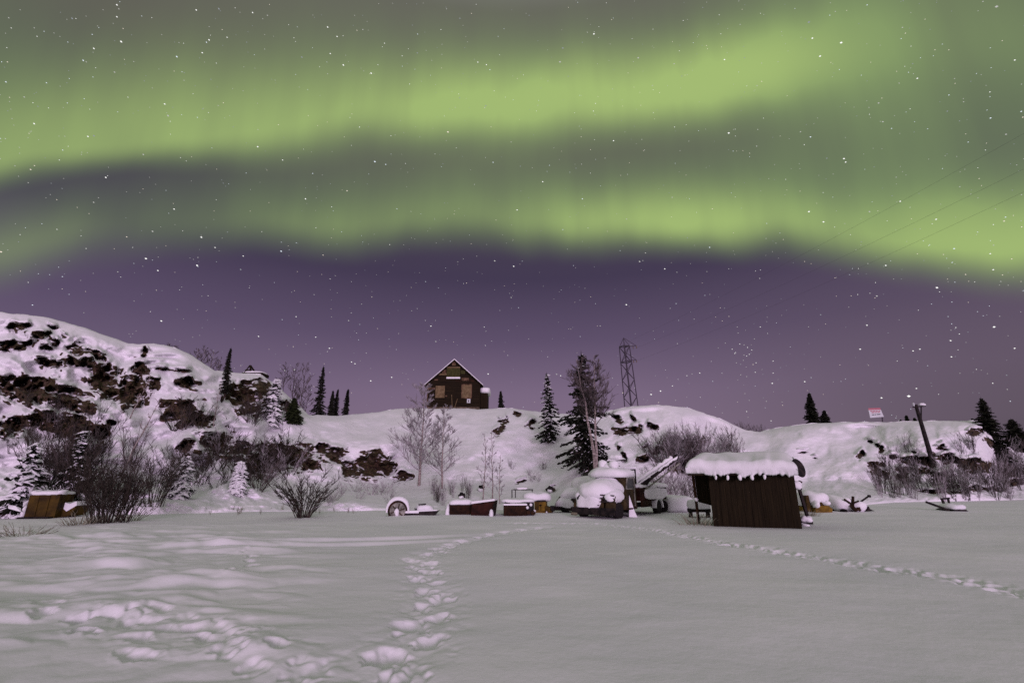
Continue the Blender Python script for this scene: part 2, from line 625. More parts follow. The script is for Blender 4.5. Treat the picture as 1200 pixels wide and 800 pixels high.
def trail(pix, n, r0, depth, jitter, seed):
    rr = random.Random(seed)
    P = [gpt(*p) for p in pix]
    seg = [(P[i + 1] - P[i]).length for i in range(len(P) - 1)]
    tot = sum(seg)
    for k in range(n):
        d = tot * (k + 0.5) / n
        i = 0
        while i < len(seg) - 1 and d > seg[i]:
            d -= seg[i]
            i += 1
        t = (P[i + 1] - P[i]).normalized()
        p = P[i] + t * d
        s = Vector((-t.y, t.x, 0)) * ((1 if k % 2 else -1) * jitter + rr.uniform(-.05, .05))
        p = p + s
        TRAIL.append((p.x, p.y, r0 * rr.uniform(.85, 1.25), depth * rr.uniform(.8, 1.2), math.atan2(t.y, t.x)))


trail([(448, 800), (482, 752), (507, 712), (500, 672), (492, 655), (520, 640), (548, 631), (590, 622), (640, 616)], 32, 0.17, 0.058, 0.13, 5)
trail([(600, 612), (700, 612), (770, 619), (850, 637), (940, 650), (1020, 664), (1120, 676), (1230, 700)], 90, 0.14, 0.030, 0.12, 6)
trail([(345, 792), (310, 764), (270, 748), (225, 736), (180, 724), (130, 716)], 12, 0.16, 0.036, 0.15, 8)
trail([(255, 684), (300, 658), (285, 645)], 6, 0.13, 0.06, 0.08, 9)
trail([(20, 700), (60, 720), (130, 745), (190, 770)], 7, 0.15, 0.06, 0.12, 10)


def trench(x, y, pix, w_, dep):
    P = [gpt(*p) for p in pix]
    best = np.full(np.shape(x), 9.0)
    for a, b in zip(P[:-1], P[1:]):
        L2 = (b.x - a.x) ** 2 + (b.y - a.y) ** 2
        t = np.clip(((x - a.x) * (b.x - a.x) + (y - a.y) * (b.y - a.y)) / L2, 0, 1)
        best = np.minimum(best, np.hypot(x - a.x - t * (b.x - a.x), y - a.y - t * (b.y - a.y)))
    n = fbm(x * 2.2, y * 2.2, 91, 2)
    d = best / w_ + n * 0.8
    return -dep * np.exp(-d * d) * (best < 3)


def ruts(x, y):
    """two shallow old sled tracks crossing the field"""
    a, b = gpt(230, 640), gpt(540, 629)
    h = 0
    L = (b - a).length
    t = (b - a) / L
    u = (x - a.x) * t.x + (y - a.y) * t.y
    v = -(x - a.x) * t.y + (y - a.y) * t.x + 0.15 * np.sin(u * 0.5)
    m = sm(-3, 1, u) * sm(L + 2, L - 3, u)
    for off in (-0.6, 0.6):
        h = h - 0.07 * np.exp(-((v - off) / 0.22) ** 2) * m + 0.03 * np.exp(-((v - off - 0.4) / 0.25) ** 2) * m
    return h


def field_h(x, y):
    x = np.asarray(x, float)
    y = np.asarray(y, float)
    h = 0.10 * fbm(x / 9, y / 7, 3, 3) + 0.018 * fbm(x / 1.6, y / 1.1, 5, 3)
    ang = np.degrees(np.arctan2(x, np.maximum(y, .1)))
    left = sm(-14, -30, ang) * sm(24, 14, y) * sm(2.5, 4.5, np.hypot(x, y))
    # wind drifts and old half filled tracks in the left of the field
    dn = fbm(x / 1.9 + 0.4 * y, y / 0.95 - 0.1 * x, 11, 3)
    h = h + left * (0.22 * np.maximum(dn, -0.10) + 0.05 * np.abs(fbm(x / .7, y / .5, 12, 2)))
    h = h + ruts(x, y)
    h = h + trench(x, y, [(448, 800), (482, 752), (507, 712), (500, 672), (492, 655), (520, 640), (548, 631), (590, 622), (640, 616)], .34, .045)
    h = h + trench(x, y, [(600, 612), (700, 612), (770, 619), (850, 637), (940, 650), (1020, 664), (1120, 676), (1230, 700)], .30, .03)
    # the field lifts a little towards the foot of the hills
    rad = np.hypot(x, y)
    return h


def build_field():
    front = np.radians(np.concatenate([np.linspace(-62, 62, 1500)]))
    rest = np.radians(np.linspace(62, 298, 120)[1:-1])
    az = np.concatenate([front, rest])
    rr = [0.0 + 0.4, 1.0, 2.0, 3.0]
    r = 3.6
    while r < 55:
        rr.append(r)
        r *= 1.0055
    while r < 4000:
        rr.append(r)
        r *= 1.25
    rr = np.array(rr)
    Rr, Az = np.meshgrid(rr, az, indexing='ij')
    x = Rr * np.sin(Az)
    y = Rr * np.cos(Az)
    z = field_h(x, y) * sm(90, 40, Rr)
    for (px_, py_, r0, dep, ang) in TRAIL:
        rad0 = math.hypot(px_, py_)
        i0, i1 = np.searchsorted(rr, [rad0 - 0.9, rad0 + 0.9])
        a0 = math.atan2(px_, py_)
        wa = 0.9 / rad0
        j0, j1 = np.searchsorted(front, [a0 - wa, a0 + wa])
        if j1 <= j0:
            continue
        X = x[i0:i1, j0:j1] - px_
        Y = y[i0:i1, j0:j1] - py_
        c, s = math.cos(ang), math.sin(ang)
        u = (X * c + Y * s) / (r0 * 1.25)
        v = (-X * s + Y * c) / (r0 * 0.85)
        nz = fbm((X + px_) * 7, (Y + py_) * 7, 21, 2)
        d = np.sqrt(u * u + v * v) + nz * 1.1
        z[i0:i1, j0:j1] += -dep * sm(1.25, 0.35, d) + 0.15 * dep * np.exp(-((d - 1.35) / 0.3) ** 2) + \
            0.03 * nz * np.exp(-(d / 2.0) ** 2)
    V = np.stack([x, y, z], -1).reshape(-1, 3)
    o = np_mesh('ground', V, len(rr), len(az), M['field'], wrap=True)
    tag(o, kind='structure')


build_field()

# ------------------------------------------------------------------ the snowy hills
RIDGE = [(-420, 400), (-150, 372), (0, 365), (60, 373), (100, 384), (150, 402), (163, 403), (180, 402), (205, 407), (225, 416), (240, 426), (252, 434),
         (285, 438), (305, 438), (325, 452), (345, 470), (362, 486), (400, 487), (440, 483), (470, 478), (500, 478), (560, 479), (600, 478),
         (640, 483), (680, 487), (700, 487), (714, 481), (740, 476), (780, 474), (808, 478), (838, 488), (858, 497), (873, 503),
         (890, 506), (910, 501), (950, 496), (1000, 494), (1040, 495), (1060, 493.5), (1100, 493), (1150, 492), (1157, 495), (1166, 505),
         (1177, 519), (1190, 529), (1230, 532), (1400, 530), (1700, 520)]
FOOT = [(-420, 606), (0, 604), (100, 605), (200, 603), (300, 600), (450, 598), (600, 597), (700, 597), (760, 594), (800, 591), (860, 591), (900, 593), (960, 594), (1050, 589), (1200, 585), (1700, 584)]
DIST = [(-420, 42), (0, 42), (150, 45), (250, 47), (340, 55), (450, 62), (530, 66), (640, 64), (700, 58), (760, 56), (840, 60), (900, 66), (1000, 64), (1150, 60),
        (1180, 66), (1250, 72), (1700, 72)]
# rock outcrops: centre, half axes, slant in degrees
PATCH = [(24, 384, 10, 5, 0), (45, 394, 9, 4, 0), (61, 383, 7, 2.5, 0), (17, 405, 20, 5, -5), (61, 400, 7, 3, 10), (54, 408, 7, 3, 0), (74, 394, 4, 2.5, 0), (93, 410, 14, 5, 12),
         (115, 418, 10, 5, 18), (58, 425, 16, 6, 12), (87, 424, 15, 6, 15), (103, 426, 9, 5, 15), (122, 446, 19, 17, 40), (152, 461, 18, 18, 40),
         (164, 434, 9, 9, -30), (178, 450, 8, 9, 40), (170, 413, 4, 10, -20), (35, 457, 40, 14, 3), (77, 467, 24, 12, 12), (102, 478, 12, 9, 0), (14, 500, 20, 10, -10),
         (46, 491, 16, 8, -15), (119, 508, 12, 8, 15), (127, 497, 7, 4, 0), (212, 435, 12, 3, 8), (220, 450, 11, 6, 5), (190, 431, 6, 3, 0), (214, 484, 20, 15, 10), (236, 494, 14, 10, 5), (80, 500, 30, 12, 5),
         (284, 464, 17, 17, 20), (305, 452, 12, 8, 20), (290, 480, 15, 8, 0), (341, 479, 13, 10, -20), (318, 474, 14, 8, 10), (257, 521, 20, 13, 0), (302, 546, 24, 14, 10), (322, 536, 20, 18, 0),
         (218, 524, 8, 9, 30), (280, 528, 20, 10, 5), (353, 535, 20, 15, 0), (368, 543, 10, 10, 0), (380, 528, 8, 8, 0), (393, 535, 12, 9, -10), (408, 550, 10, 10, 0),
         (431, 552, 22, 12, 0), (449, 548, 10, 12, 0), (440, 543, 14, 10, 0), (471, 559, 11, 7, -15), (459, 536, 6, 4, -20), (586, 503, 6, 14, 18), (592, 493, 3, 6, 0),
         (609, 487, 7, 5, 5), (621, 497, 8, 3.5, -15), (609, 565, 6, 3, -25), (581, 495, 3, 3, 0), (729, 506, 14, 7, 0), (746, 505, 5, 7, -15), (763, 501, 6, 5, 20),
         (731, 537, 6, 7, 10), (754, 538, 9, 5, -10), (726, 525, 4, 4, 0), (757, 524, 4, 2.5, 0), (741, 490, 3, 4, 0), (644, 574, 7, 4, -20), (724, 492, 6, 4, 0),
         (772, 528, 6, 4, 0), (800, 546, 16, 10, 0), (818, 540, 14, 14, 0), (792, 520, 12, 6, 0), (812, 520, 14, 8, 0), (940, 531, 5, 1.5, 0), (953, 538, 3, 1.2, 10), (1009, 534, 4, 6, 0),
         (1029, 551, 14, 8, 22), (1019, 519, 5, 2, 10), (1029, 522, 5, 2.5, 20), (1036, 528, 4, 6, 20), (1047, 536, 5, 2.5, 0), (1065, 540, 9, 5, 0), (1074, 537, 4, 5, 0),
         (1060, 550, 8, 5, 0), (1056, 558, 6, 5, 0), (1088, 541, 13, 8, 0), (1081, 552, 15, 4, 0), (1110, 535, 9, 6, -20), (1131, 542, 26, 5, 6), (1142, 548, 16, 6, 5),
         (1106, 560, 14, 9, 0), (1101, 525, 5, 2, 0), (1143, 507, 9, 4, -10), (1160, 518, 10, 5, 25), (1172, 521, 4, 5, 0), (1117, 540, 12, 5, 0), (1070, 528, 4, 1.6, 0), (1116, 570, 8, 5, 0), (1150, 497, 3, 2, 0),
         (1190, 566, 14, 4, 0), (1100, 576, 30, 3, 0), (1150, 573, 30, 3, 0),
         (-60, 430, 40, 14, 5), (-110, 470, 50, 18, 5), (-150, 410, 30, 8, 0), (-60, 500, 50, 12, 0), (1260, 560, 30, 5, 0)]

_rx, _ry = zip(*RIDGE)
_fx, _fy = zip(*FOOT)
_dx, _dy = zip(*DIST)


# smoothed versions that shape the surface, so that kinks of the outline do not run down the slopes
TX = np.arange(-500.0, 1800.0, 2.0)
_k = np.exp(-np.linspace(-2.5, 2.5, 31) ** 2)
_k /= _k.sum()
_sm = lambda a: np.convolve(np.pad(a, 15, mode='edge'), _k, mode='valid')
TR, TF, TD = _sm(np.interp(TX, _rx, _ry)), _sm(np.interp(TX, _fx, _fy)), _sm(np.interp(TX, _dx, _dy))


def foot_of(px):
    return np.interp(px, _fx, _fy) + 1.6 * vnoise(np.asarray(px, float) / 26.0, np.zeros_like(np.asarray(px, float)), 37) + 0.8 * vnoise(np.asarray(px, float) / 7.0, np.zeros_like(np.asarray(px, float)), 38)


def ridge_of(px):
    return np.interp(px, _rx, _ry) + 1.3 * vnoise(np.asarray(px) / 13.0, np.zeros_like(np.asarray(px, float)), 31) + 0.6 * vnoise(np.asarray(px) / 4.0, np.zeros_like(np.asarray(px, float)), 32)


def ray_np(px, py):
    cx = (px - 600.0) / F
    cy = (400.0 - py) / F
    return cx, math.cos(PITCH) - math.sin(PITCH) * cy, math.sin(PITCH) + math.cos(PITCH) * cy


def rockmask(px, py):
    wx = px + 8 * fbm(px / 15, py / 11, 41, 3, .5)
    wy = py + 5 * fbm(px / 13, py / 8, 45, 3, .5)
    m = np.zeros_like(px, float)
    for (cx, cy, rx, ry, a) in PATCH:
        if -20 < cx < 460 and rx > 8:
            rx, ry = rx * 1.18, ry * 1.22
        c, s = math.cos(R(a)), math.sin(R(a))
        u = ((wx - cx) * c + (wy - cy) * s) / rx
        v = (-(wx - cx) * s + (wy - cy) * c) / ry
        m = np.maximum(m, 1 - 0.5 * np.sqrt(u * u + v * v))
    return np.clip(m, 0, 1)


def hill_Y(px, py, masks=True):
    px = np.asarray(px, float)
    py = np.asarray(py, float)
    ft = np.interp(px, TX, TF)
    rd = np.interp(px, TX, TR)
    _, dy, dz = ray_np(px, ft)
    Y0 = dy * (-(EYE.z) / dz)
    Y1 = np.interp(px, TX, TD)
    s = np.clip((ft - py) / (ft - rd), -0.2, 1)
    sp = np.clip(s, 0, 1)
    left = sm(345, 280, px)
    # lower bank, then steeper flank, then rounded brow
    g = 0.30 * sm(0, 0.32, sp) + 0.46 * sp ** 1.15 + 0.24 * (1 - np.sqrt(np.clip(1 - sp ** 3, 0, 1)))
    Y = Y0 + (Y1 - Y0) * g
    env = sm(0.0, 0.12, sp) * sm(1.0, 0.93, sp)
    n1 = fbm(px / 46, py / 30, 51, 3)
    n2 = fbm(px / 17, py / 10, 55, 4)
    amp = 1.0 + 0.35 * left
    Y = Y + env * amp * (2.3 * n1 + 0.45 * n2)
    # ledges of the rocky hill: flat shelf, steep riser
    Y = Y + env * (left * 0.26 + 0.08) * np.sin(6.283 * (py / 24.0 + px / 160.0 + 1.3 * vnoise(px / 60, py / 40, 63) * 2))
    Y = Y + sm(0, .04, sp) * sm(.5, .1, sp) * 0.35 * fbm(px / 7, py / 3.2, 66, 3)
    # gullies and shoulders of the broad slopes
    Y = Y + env * 3.2 * np.sin(px / 38.0 + 2.0 * vnoise(px / 90, py / 70, 61) * 3) * (1 - left) * 0.55
    Y = np.where(s < 0, Y0 + s * 6, Y)
    return Y


def build_hills():
    pxs = np.concatenate([np.arange(-420, -30, 5.0), np.arange(-30, 1230, 1.15), np.arange(1230, 1700, 6.0)])
    nrow = 250
    sv = np.concatenate([[-0.12, -0.05], np.linspace(0, 1, nrow) ** 1.0])
    PX, SV = np.meshgrid(pxs, sv)
    ft = foot_of(PX)
    rd = ridge_of(PX)
    PY = ft - SV * (ft - rd)
    Y = hill_Y(PX, PY)
    m = rockmask(PX, PY)
    env = sm(0.0, 0.08, SV) * sm(1.0, 0.97, SV)
    # outcrops: overhanging snow lip above, broken face set back below
    m_dn = rockmask(PX, PY + 5)
    blocks = fbm(PX / 7, PY / 6, 71, 3)
    Y = Y + env * (0.7 * sm(0.35, 0.75, m) + sm(0.4, 0.7, m) * blocks * 1.6 - 1.0 * sm(0.4, 0.75, m_dn) * sm(0.6, 0.4, m))
    cx, dy, dz = ray_np(PX, PY)
    t = Y / dy
    X = cx * t
    Z = EYE.z + dz * t
    # below the ground at the foot
    Z = np.where(SV < 0, -0.15 + SV * 3, Z)
    rows = [np.stack([X, Y, Z], -1)]
    # back of the hills: flat top, then falling away
    rx, ry_, rz = X[-1], Y[-1], Z[-1]
    nrmx = rx / ry_
    back = []
    for d in (0.6, 1.5, 3, 5, 8, 12, 17, 24, 34, 50, 75, 110):
        drop = 0.015 * d + max(0, d - 9) ** 1.35 * 0.085
        zz = np.maximum(rz - drop - (0.25 + 0.02 * d) * fbm(rx / 5, np.full_like(rx, d / 5), 81, 2) * (d > 2), -2.0)
        back.append(np.stack([rx + nrmx * d, ry_ + d, zz], -1))
    rows.append(np.array(back))
    V = np.concatenate(rows, 0)
    nr, nc = V.shape[:2]
    rock = np.concatenate([m, np.zeros((len(back), nc))], 0)
    o = np_mesh('hills', V.reshape(-1, 3), nr, nc, M['hill'], attr=rock.ravel())
    tag(o, kind='structure')


build_hills()


def on_hill(px, py):
    y = float(hill_Y(np.array([px]), np.array([py]))[0])
    return pt(px, py, y)


def on_field(px, py):
    p = gpt(px, py)
    p.z = float(field_h(p.x, p.y))
    return p


def behind_ridge(px, d=2.0, sink=0.4):
    ry_ = float(ridge_of(np.array([px]))[0])
    Y = float(np.interp(px, _dx, _dy))
    p = pt(px, ry_, Y)
    q = Vector((p.x * (1 + d / Y), Y + d, p.z - sink - 0.015 * d - max(0, d - 9) ** 1.35 * 0.085))
    return q


def px_size(P):
    """metres per photo pixel at point P"""
    d = (Vector(P) - EYE)
    depth = d.y * math.cos(PITCH) + d.z * math.sin(PITCH)
    return depth / F


# ------------------------------------------------------------------ the stars (part of the sky, three kilometres out)
def build_stars():
    rs = random.Random(11)
    D = 3500.0
    u = D / F                     # metres per photo pixel at the picture centre
    mbs = [MB() for _ in range(5)]

    def star(px, py, size, k=0, ang=None, el=1.5):
        d = ray(px, py).normalized()
        c = EYE + d * D
        s = d.cross(Vector((0, 0, 1))).normalized()
        t = s.cross(d)
        a = ang if ang is not None else R(rs.uniform(-35, 5))
        e1 = (s * math.cos(a) + t * math.sin(a)) * size * u * el * 0.5
        e2 = (-s * math.sin(a) + t * math.cos(a)) * size * u * 0.5
        e3 = d * size * u * 0.4
        # small solid octahedron
        mbs[k].add([c + e1, c + e2, c - e1, c - e2, c + e3, c - e3],
                   [(0, 1, 4), (1, 2, 4), (2, 3, 4), (3, 0, 4), (1, 0, 5), (2, 1, 5), (3, 2, 5), (0, 3, 5)])

    n = 0
    while n < 3200:
        px, py = rs.uniform(-250, 1450), rs.uniform(-200, 500)
        sz = 0.42 + 0.22 * rs.paretovariate(2.6)
        star(px, py, min(sz, 2.0) * 0.72, rs.choice([0, 1, 2, 3, 3, 3, 4, 4]))
        n += 1
    big = [(142, 49, 2.6), (110, 57, 2), (245, 47, 2.2), (237, 62, 2), (230, 12, 2), (435, 86, 2.6), (696, 40, 2.6), (302, 172, 2.4), (358, 233, 2.5), (236, 278, 2.8), (171, 303, 3),
           (231, 311, 3), (185, 317, 2.2), (189, 376, 2.6), (606, 246, 2.4), (636, 213, 2.4), (602, 312, 2.8), (734, 357, 3), (779, 315, 2.4), (1098, 337, 3), (1165, 383, 2.8), (1065, 464, 4),
           (961, 66, 2.6), (952, 45, 2.4), (854, 156, 3), (989, 186, 2.6), (991, 190, 2.2), (948, 248, 2.8), (965, 260, 2.6), (1075, 92, 2), (1055, 236, 2.4), (1097, 257, 2.2), (719, 165, 2.4),
           (849, 70, 2.2), (204, 245, 2.2), (252, 290, 2), (124, 208, 2.2), (285, 300, 2), (387, 63, 2), (395, 43, 2), (560, 73, 2), (570, 76, 2), (296, 15, 2), (137, 6, 2), (384, 32, 2.2),
           (40, 145, 2), (103, 160, 2), (193, 122, 2.2), (137, 20, 1.8), (1164, 316, 2), (1038, 311, 2.3), (1016, 381, 2.2), (1008, 409, 2.4), (943, 447, 2.2), (1114, 399, 2.2), (1189, 408, 2),
           (1033, 466, 2.6), (788, 452, 1.8), (763, 462, 3), (774, 458, 2.8), (657, 440, 2.2), (682, 441, 2), (572, 438, 2.6), (505, 382, 2.4), (459, 442, 2.4), (347, 371, 1.8), (370, 395, 2), (345, 433, 2.4),
           (334, 434, 2), (412, 424, 2.2), (416, 426, 2.2), (386, 408, 2.4), (303, 394, 2.2), (1078, 409, 2), (1070, 411, 2), (1074, 455, 2), (905, 449, 2.3), (1115, 418, 2), (820, 437, 2)]
    for px, py, sz in big:
        star(px, py, sz * 0.47, 0)
    # the Pleiades and their neighbours, low to the right
    for px, py in [(850, 402), (858, 409), (861, 414), (863, 425), (872, 416), (875, 417), (878, 415), (881, 410), (871, 422), (867, 403), (872, 404), (884, 397), (891, 383), (865, 390), (864, 383),
                   (885, 436), (868, 439), (875, 441), (873, 461), (878, 469), (875, 482), (898, 470), (906, 423), (906, 437), (805, 440), (811, 438), (886, 425), (876, 407)]:
        star(px, py, 0.8, rs.choice([0, 3]), el=1.2)
    cols = [((1, 0.99, 0.97), 1.15), ((0.82, 0.9, 1), 1.05), ((1, 0.86, 0.74), 1.0), ((1, 0.98, 0.95), 0.55), ((0.85, 0.9, 1), 0.36)]
    V, Fc, mi = [], [], []
    for k, mb in enumerate(mbs):
        o = len(V)
        V += mb.v
        Fc += [tuple(i + o for i in f) for f in mb.f]
        mi += [k] * len(mb.f)
    me = bpy.data.meshes.new('sky')
    me.from_pydata(V, [], Fc)
    for k, (c, st) in enumerate(cols):
        m = bpy.data.materials.new('starlight')
        m.use_nodes = True
        nt = m.node_tree
        nt.nodes.clear()
        e = nt.nodes.new('ShaderNodeEmission')
        e.inputs[0].default_value = (*c, 1)
        e.inputs[1].default_value = st
        out = nt.nodes.new('ShaderNodeOutputMaterial')
        nt.links.new(e.outputs[0], out.inputs[0])
        m.cycles.emission_sampling = 'NONE'
        me.materials.append(m)
    me.polygons.foreach_set('material_index', mi)
    me.update()
    o = bpy.data.objects.new('sky', me)
    COL.objects.link(o)
    tag(o, kind='structure')


build_stars()
# ------------------------------------------------------------------ vegetation
def conifer_parts(h, r, seed, snow=0.3, needle='needles', dens=1.0, ragged=0.25, bare=0.06, tw=0.10, snow_scale=1.0):
    """returns (trunk MB, crown MB, snow MB) of a narrow northern spruce, base at origin"""
    rs = random.Random(seed)
    T, Cw, Sn = MB(), MB(), MB()
    lean = (rs.uniform(-.015, .015) * h, rs.uniform(-.015, .015) * h)
    ax = lambda z: Vector((lean[0] * (z / h) ** 1.5 + .01 * h * math.sin(z * 1.7 / h * 3 + seed), lean[1] * (z / h) ** 1.5, z))
    T.tube([ax(h * k / 8) for k in range(9)], [max(.012, h * .017 * (1 - k / 8.3)) for k in range(9)], 6)
    side = [rs.uniform(0.65, 1.12) for _ in range(8)]
    nlev = 1 / (0.030 / (0.6 + .4 * dens))
    NB_ = int(nlev * 5.6 * dens)
    for b in range(NB_):
        f = bare + (0.985 - bare) * ((b + rs.random()) / NB_) ** 0.92
        z = h * f
        prof = (1 - f) ** 0.80 * (0.70 + 0.30 * min(1, f / 0.12)) * (1 + .10 * math.sin(f * 23 + seed))
        a = b * 2.399 + rs.uniform(-.5, .5)
        L = r * prof * rs.uniform(1 - ragged * 1.7, 1 + ragged * .5) * side[int(a * 8 / 6.2832) % 8] + 0.035 * r
        if rs.random() < ragged * .35:
            L *= .4
        slope = -0.50 + 0.95 * f + rs.uniform(-.2, .2)
        o = ax(z)
        d = Vector((math.cos(a), math.sin(a), slope)).normalized()
        lat = Vector((-math.sin(a), math.cos(a), 0))
        T.tube([o, o + d * L * .9], [h * .003 + .004, .004], 3, cap=False)
        n = max(3, int(L / (tw * 1.25) * dens) + 2)
        sb = snow * (1.5 - f * 1.1)
        for k in range(n):
            t = (k + .6) / n
            p = o + d * (L * t) + Vector((0, 0, -0.14 * L * t * t + rs.uniform(-.03, .03) * L))
            wl = (0.42 * L * (1 - t * .75) + tw * .6) * rs.uniform(.6, 1.15)
            for sgn in (-1, 1):
                q = p + (lat * sgn * .85 + d * .62 + Vector((0, 0, -0.30 + rs.uniform(-.35, .2)))).normalized() * min(wl, 5 * tw)
                wv = Vector((rs.uniform(-1, 1), rs.uniform(-1, 1), rs.uniform(-.6, .6))).normalized() * tw * rs.uniform(.45, .8)
                mid = (p + q) / 2
                Cw.add([p, mid + wv, q, mid - wv], [(0, 1, 2), (0, 2, 3)])
                wv2 = wv.cross((q - p).normalized())
                Cw.add([p, mid + wv2, q, mid - wv2], [(0, 1, 2), (0, 2, 3)])
                if rs.random() < sb * .42:
                    sc = tw * rs.uniform(.5, 1.5) * snow_scale
                    m_ = mid + Vector((0, 0, sc * .28))
                    u = (q - p).normalized() * sc * 1.5
                    v = lat * sc * .8
                    zt = Vector((0, 0, sc * .4))
                    Sn.add([m_ + u, m_ + v, m_ - u, m_ - v, m_ + zt, m_ - zt * .6],
                           [(0, 1, 4), (1, 2, 4), (2, 3, 4), (3, 0, 4), (1, 0, 5), (2, 1, 5), (3, 2, 5), (0, 3, 5)])
    # leader
    tp = ax(h)
    Cw.add([tp + Vector((0, 0, .04 * h)), tp + Vector((tw * .35, 0, -.03 * h)), tp + Vector((-tw * .3, tw * .2, -.03 * h)), tp + Vector((0, -tw * .35, -.02 * h))],
           [(0, 1, 2), (0, 2, 3), (0, 3, 1)])
    return T, Cw, Sn


def conifer(P, hpx, rpx, seed, label, group=None, needle='needles', name='spruce_tree', **kw):
    s = px_size(P)
    h, r = hpx * s, rpx * s
    kw.setdefault('tw', max(0.11, 1.5 * s))
    t = thing(name, label, 'spruce tree', P, random.Random(seed).uniform(0, 6), group)
    T, Cw, Sn = conifer_parts(h, r, seed, **kw)
    T.obj('trunk', M['bark'], t)
    nf = len(Cw.f)
    Cw.add(Sn.v, Sn.f)
    co = Cw.obj('crown', M[needle], t)
    if Sn.f:                      # the snow caught in the needles, second material of the same crown
        co.data.materials.append(M['snow'])
        co.data.polygons.foreach_set('material_index', [0] * nf + [1] * len(Sn.f))
    return t


def bare_tree_parts(h, seed, spread=0.3, first=0.25, nb=16, trunk_r=None, up=0.6, twig_r=0.010, levels=3, lean=(0, 0), tips=6, droop=0.0):
    rs = random.Random(seed)
    T, B = MB(), MB()
    tr = trunk_r or h * .011
    pts, n = [], 9
    dx = dy = 0
    for k in range(n + 1):
        f = k / n
        pts.append(Vector((lean[0] * h * f + dx, lean[1] * h * f + dy, h * f)))
        dx += rs.uniform(-.012, .012) * h
        dy += rs.uniform(-.012, .012) * h
    T.tube(pts, [max(tr * (1 - .93 * k / n), twig_r) for k in range(n + 1)], 6)

    def branch(p, d, L, rad, lev):
        k = 4 if lev < levels else 3
        q = [p]
        dd = d.copy()
        for i in range(k):
            dd = (dd + Vector((rs.uniform(-.22, .22), rs.uniform(-.22, .22), rs.uniform(-.05, .18) - droop * (lev > 1)))).normalized()
            q.append(q[-1] + dd * (L / k))
        B.tube(q, [max(twig_r * .75, rad * (1 - .8 * i / k)) for i in range(k + 1)], 4 if lev == 1 else 3, cap=False)
        if lev < levels:
            m = tips if lev == 1 else max(3, tips - 2)
            for i in range(m):
                t = rs.uniform(.25, 1.0)
                j = min(k - 1, int(t * k))
                o = q[j].lerp(q[j + 1], t * k - j)
                e = (dd + Vector((rs.uniform(-1, 1), rs.uniform(-1, 1), rs.uniform(-.35, .7))) * .85).normalized()
                branch(o, e, L * rs.uniform(.32, .55), rad * .5, lev + 1)

    for b in range(nb):
        f = first + (0.97 - first) * (b + rs.random() * .8) / nb
        j = min(n - 1, int(f * n))
        o = pts[j].lerp(pts[j + 1], f * n - j)
        a = b * 2.4 + rs.uniform(-.5, .5)
        d = Vector((math.cos(a), math.sin(a), up + rs.uniform(-.2, .4))).normalized()
        L = h * spread * (1.05 - .75 * (f - first) / (1 - first)) * rs.uniform(.7, 1.15)
        branch(o, d, L, tr * .42 * (1.1 - f), 1)
    return T, B


def bare_tree(P, hpx, seed, label, cat='birch tree', group=None, name='birch_tree', bark='birch', twig='twig', rot=None, **kw):
    s = px_size(P)
    kw_single = kw.pop('single', False)
    kw.setdefault('twig_r', 0.22 * s)
    t = thing(name, label, cat, P, rot if rot is not None else random.Random(seed).uniform(0, 6), group)
    T, B = bare_tree_parts(hpx * s, seed, **kw)
    if kw_single:
        o_ = len(T.v)
        T.add(B.v, B.f)
        T.obj('stem', M[bark], t)
        return t
    T.obj('trunk', M[bark], t)
    B.obj('branches', M[twig], t)
    return t


def shrub_mb(h, seed, n=26, spread=0.5, twig=0.010, sub=5, base=0.12, curve=0.25, lev2=2):
    """many stems fanning from the ground, each with side twigs"""
    rs = random.Random(seed)
    B = MB()
    for i in range(n):
        a = rs.uniform(0, 6.283)
        tl = rs.random() ** .7 * spread
        L = h * rs.uniform(.55, 1.05) * (1 - .25 * tl)
        d = Vector((math.cos(a) * tl, math.sin(a) * tl, 1)).normalized()
        p = Vector((math.cos(a) * base * h * rs.random(), math.sin(a) * base * h * rs.random(), -0.15))
        q = [p]
        k = 5
        for j in range(k):
            d = (d + Vector((rs.uniform(-.1, .1) + math.cos(a) * curve * .12, rs.uniform(-.1, .1) + math.sin(a) * curve * .12, rs.uniform(-.04, .06)))).normalized()
            q.append(q[-1] + d * ((L + .15) / k))
        B.tube(q, [max(twig * .8, twig * 2.0 * (1 - j / k * .8)) for j in range(k + 1)], 3, cap=False)
        for s in range(sub):
            t = rs.uniform(.3, 1)
            j = min(k - 1, int(t * k))
            o = q[j].lerp(q[j + 1], t * k - j)
            e = (d + Vector((rs.uniform(-1, 1), rs.uniform(-1, 1), rs.uniform(-.3, .5))) * .7).normalized()
            l2 = L * rs.uniform(.14, .34)
            o2 = o + e * l2 * .55
            e2 = (e + Vector((rs.uniform(-.5, .5), rs.uniform(-.5, .5), rs.uniform(-.2, .5)))).normalized()
            B.tube([o, o2, o2 + e2 * l2 * .45], [twig * .9, twig * .75, twig * .55], 3, cap=False)
            for _ in range(lev2):
                tt = rs.random()
                o3 = o.lerp(o2, tt)
                e3 = (e + Vector((rs.uniform(-1, 1), rs.uniform(-1, 1), rs.uniform(-.4, .6)))).normalized()
                B.tube([o3, o3 + e3 * l2 * .4], [twig * .65, twig * .5], 3, cap=False)
    return B


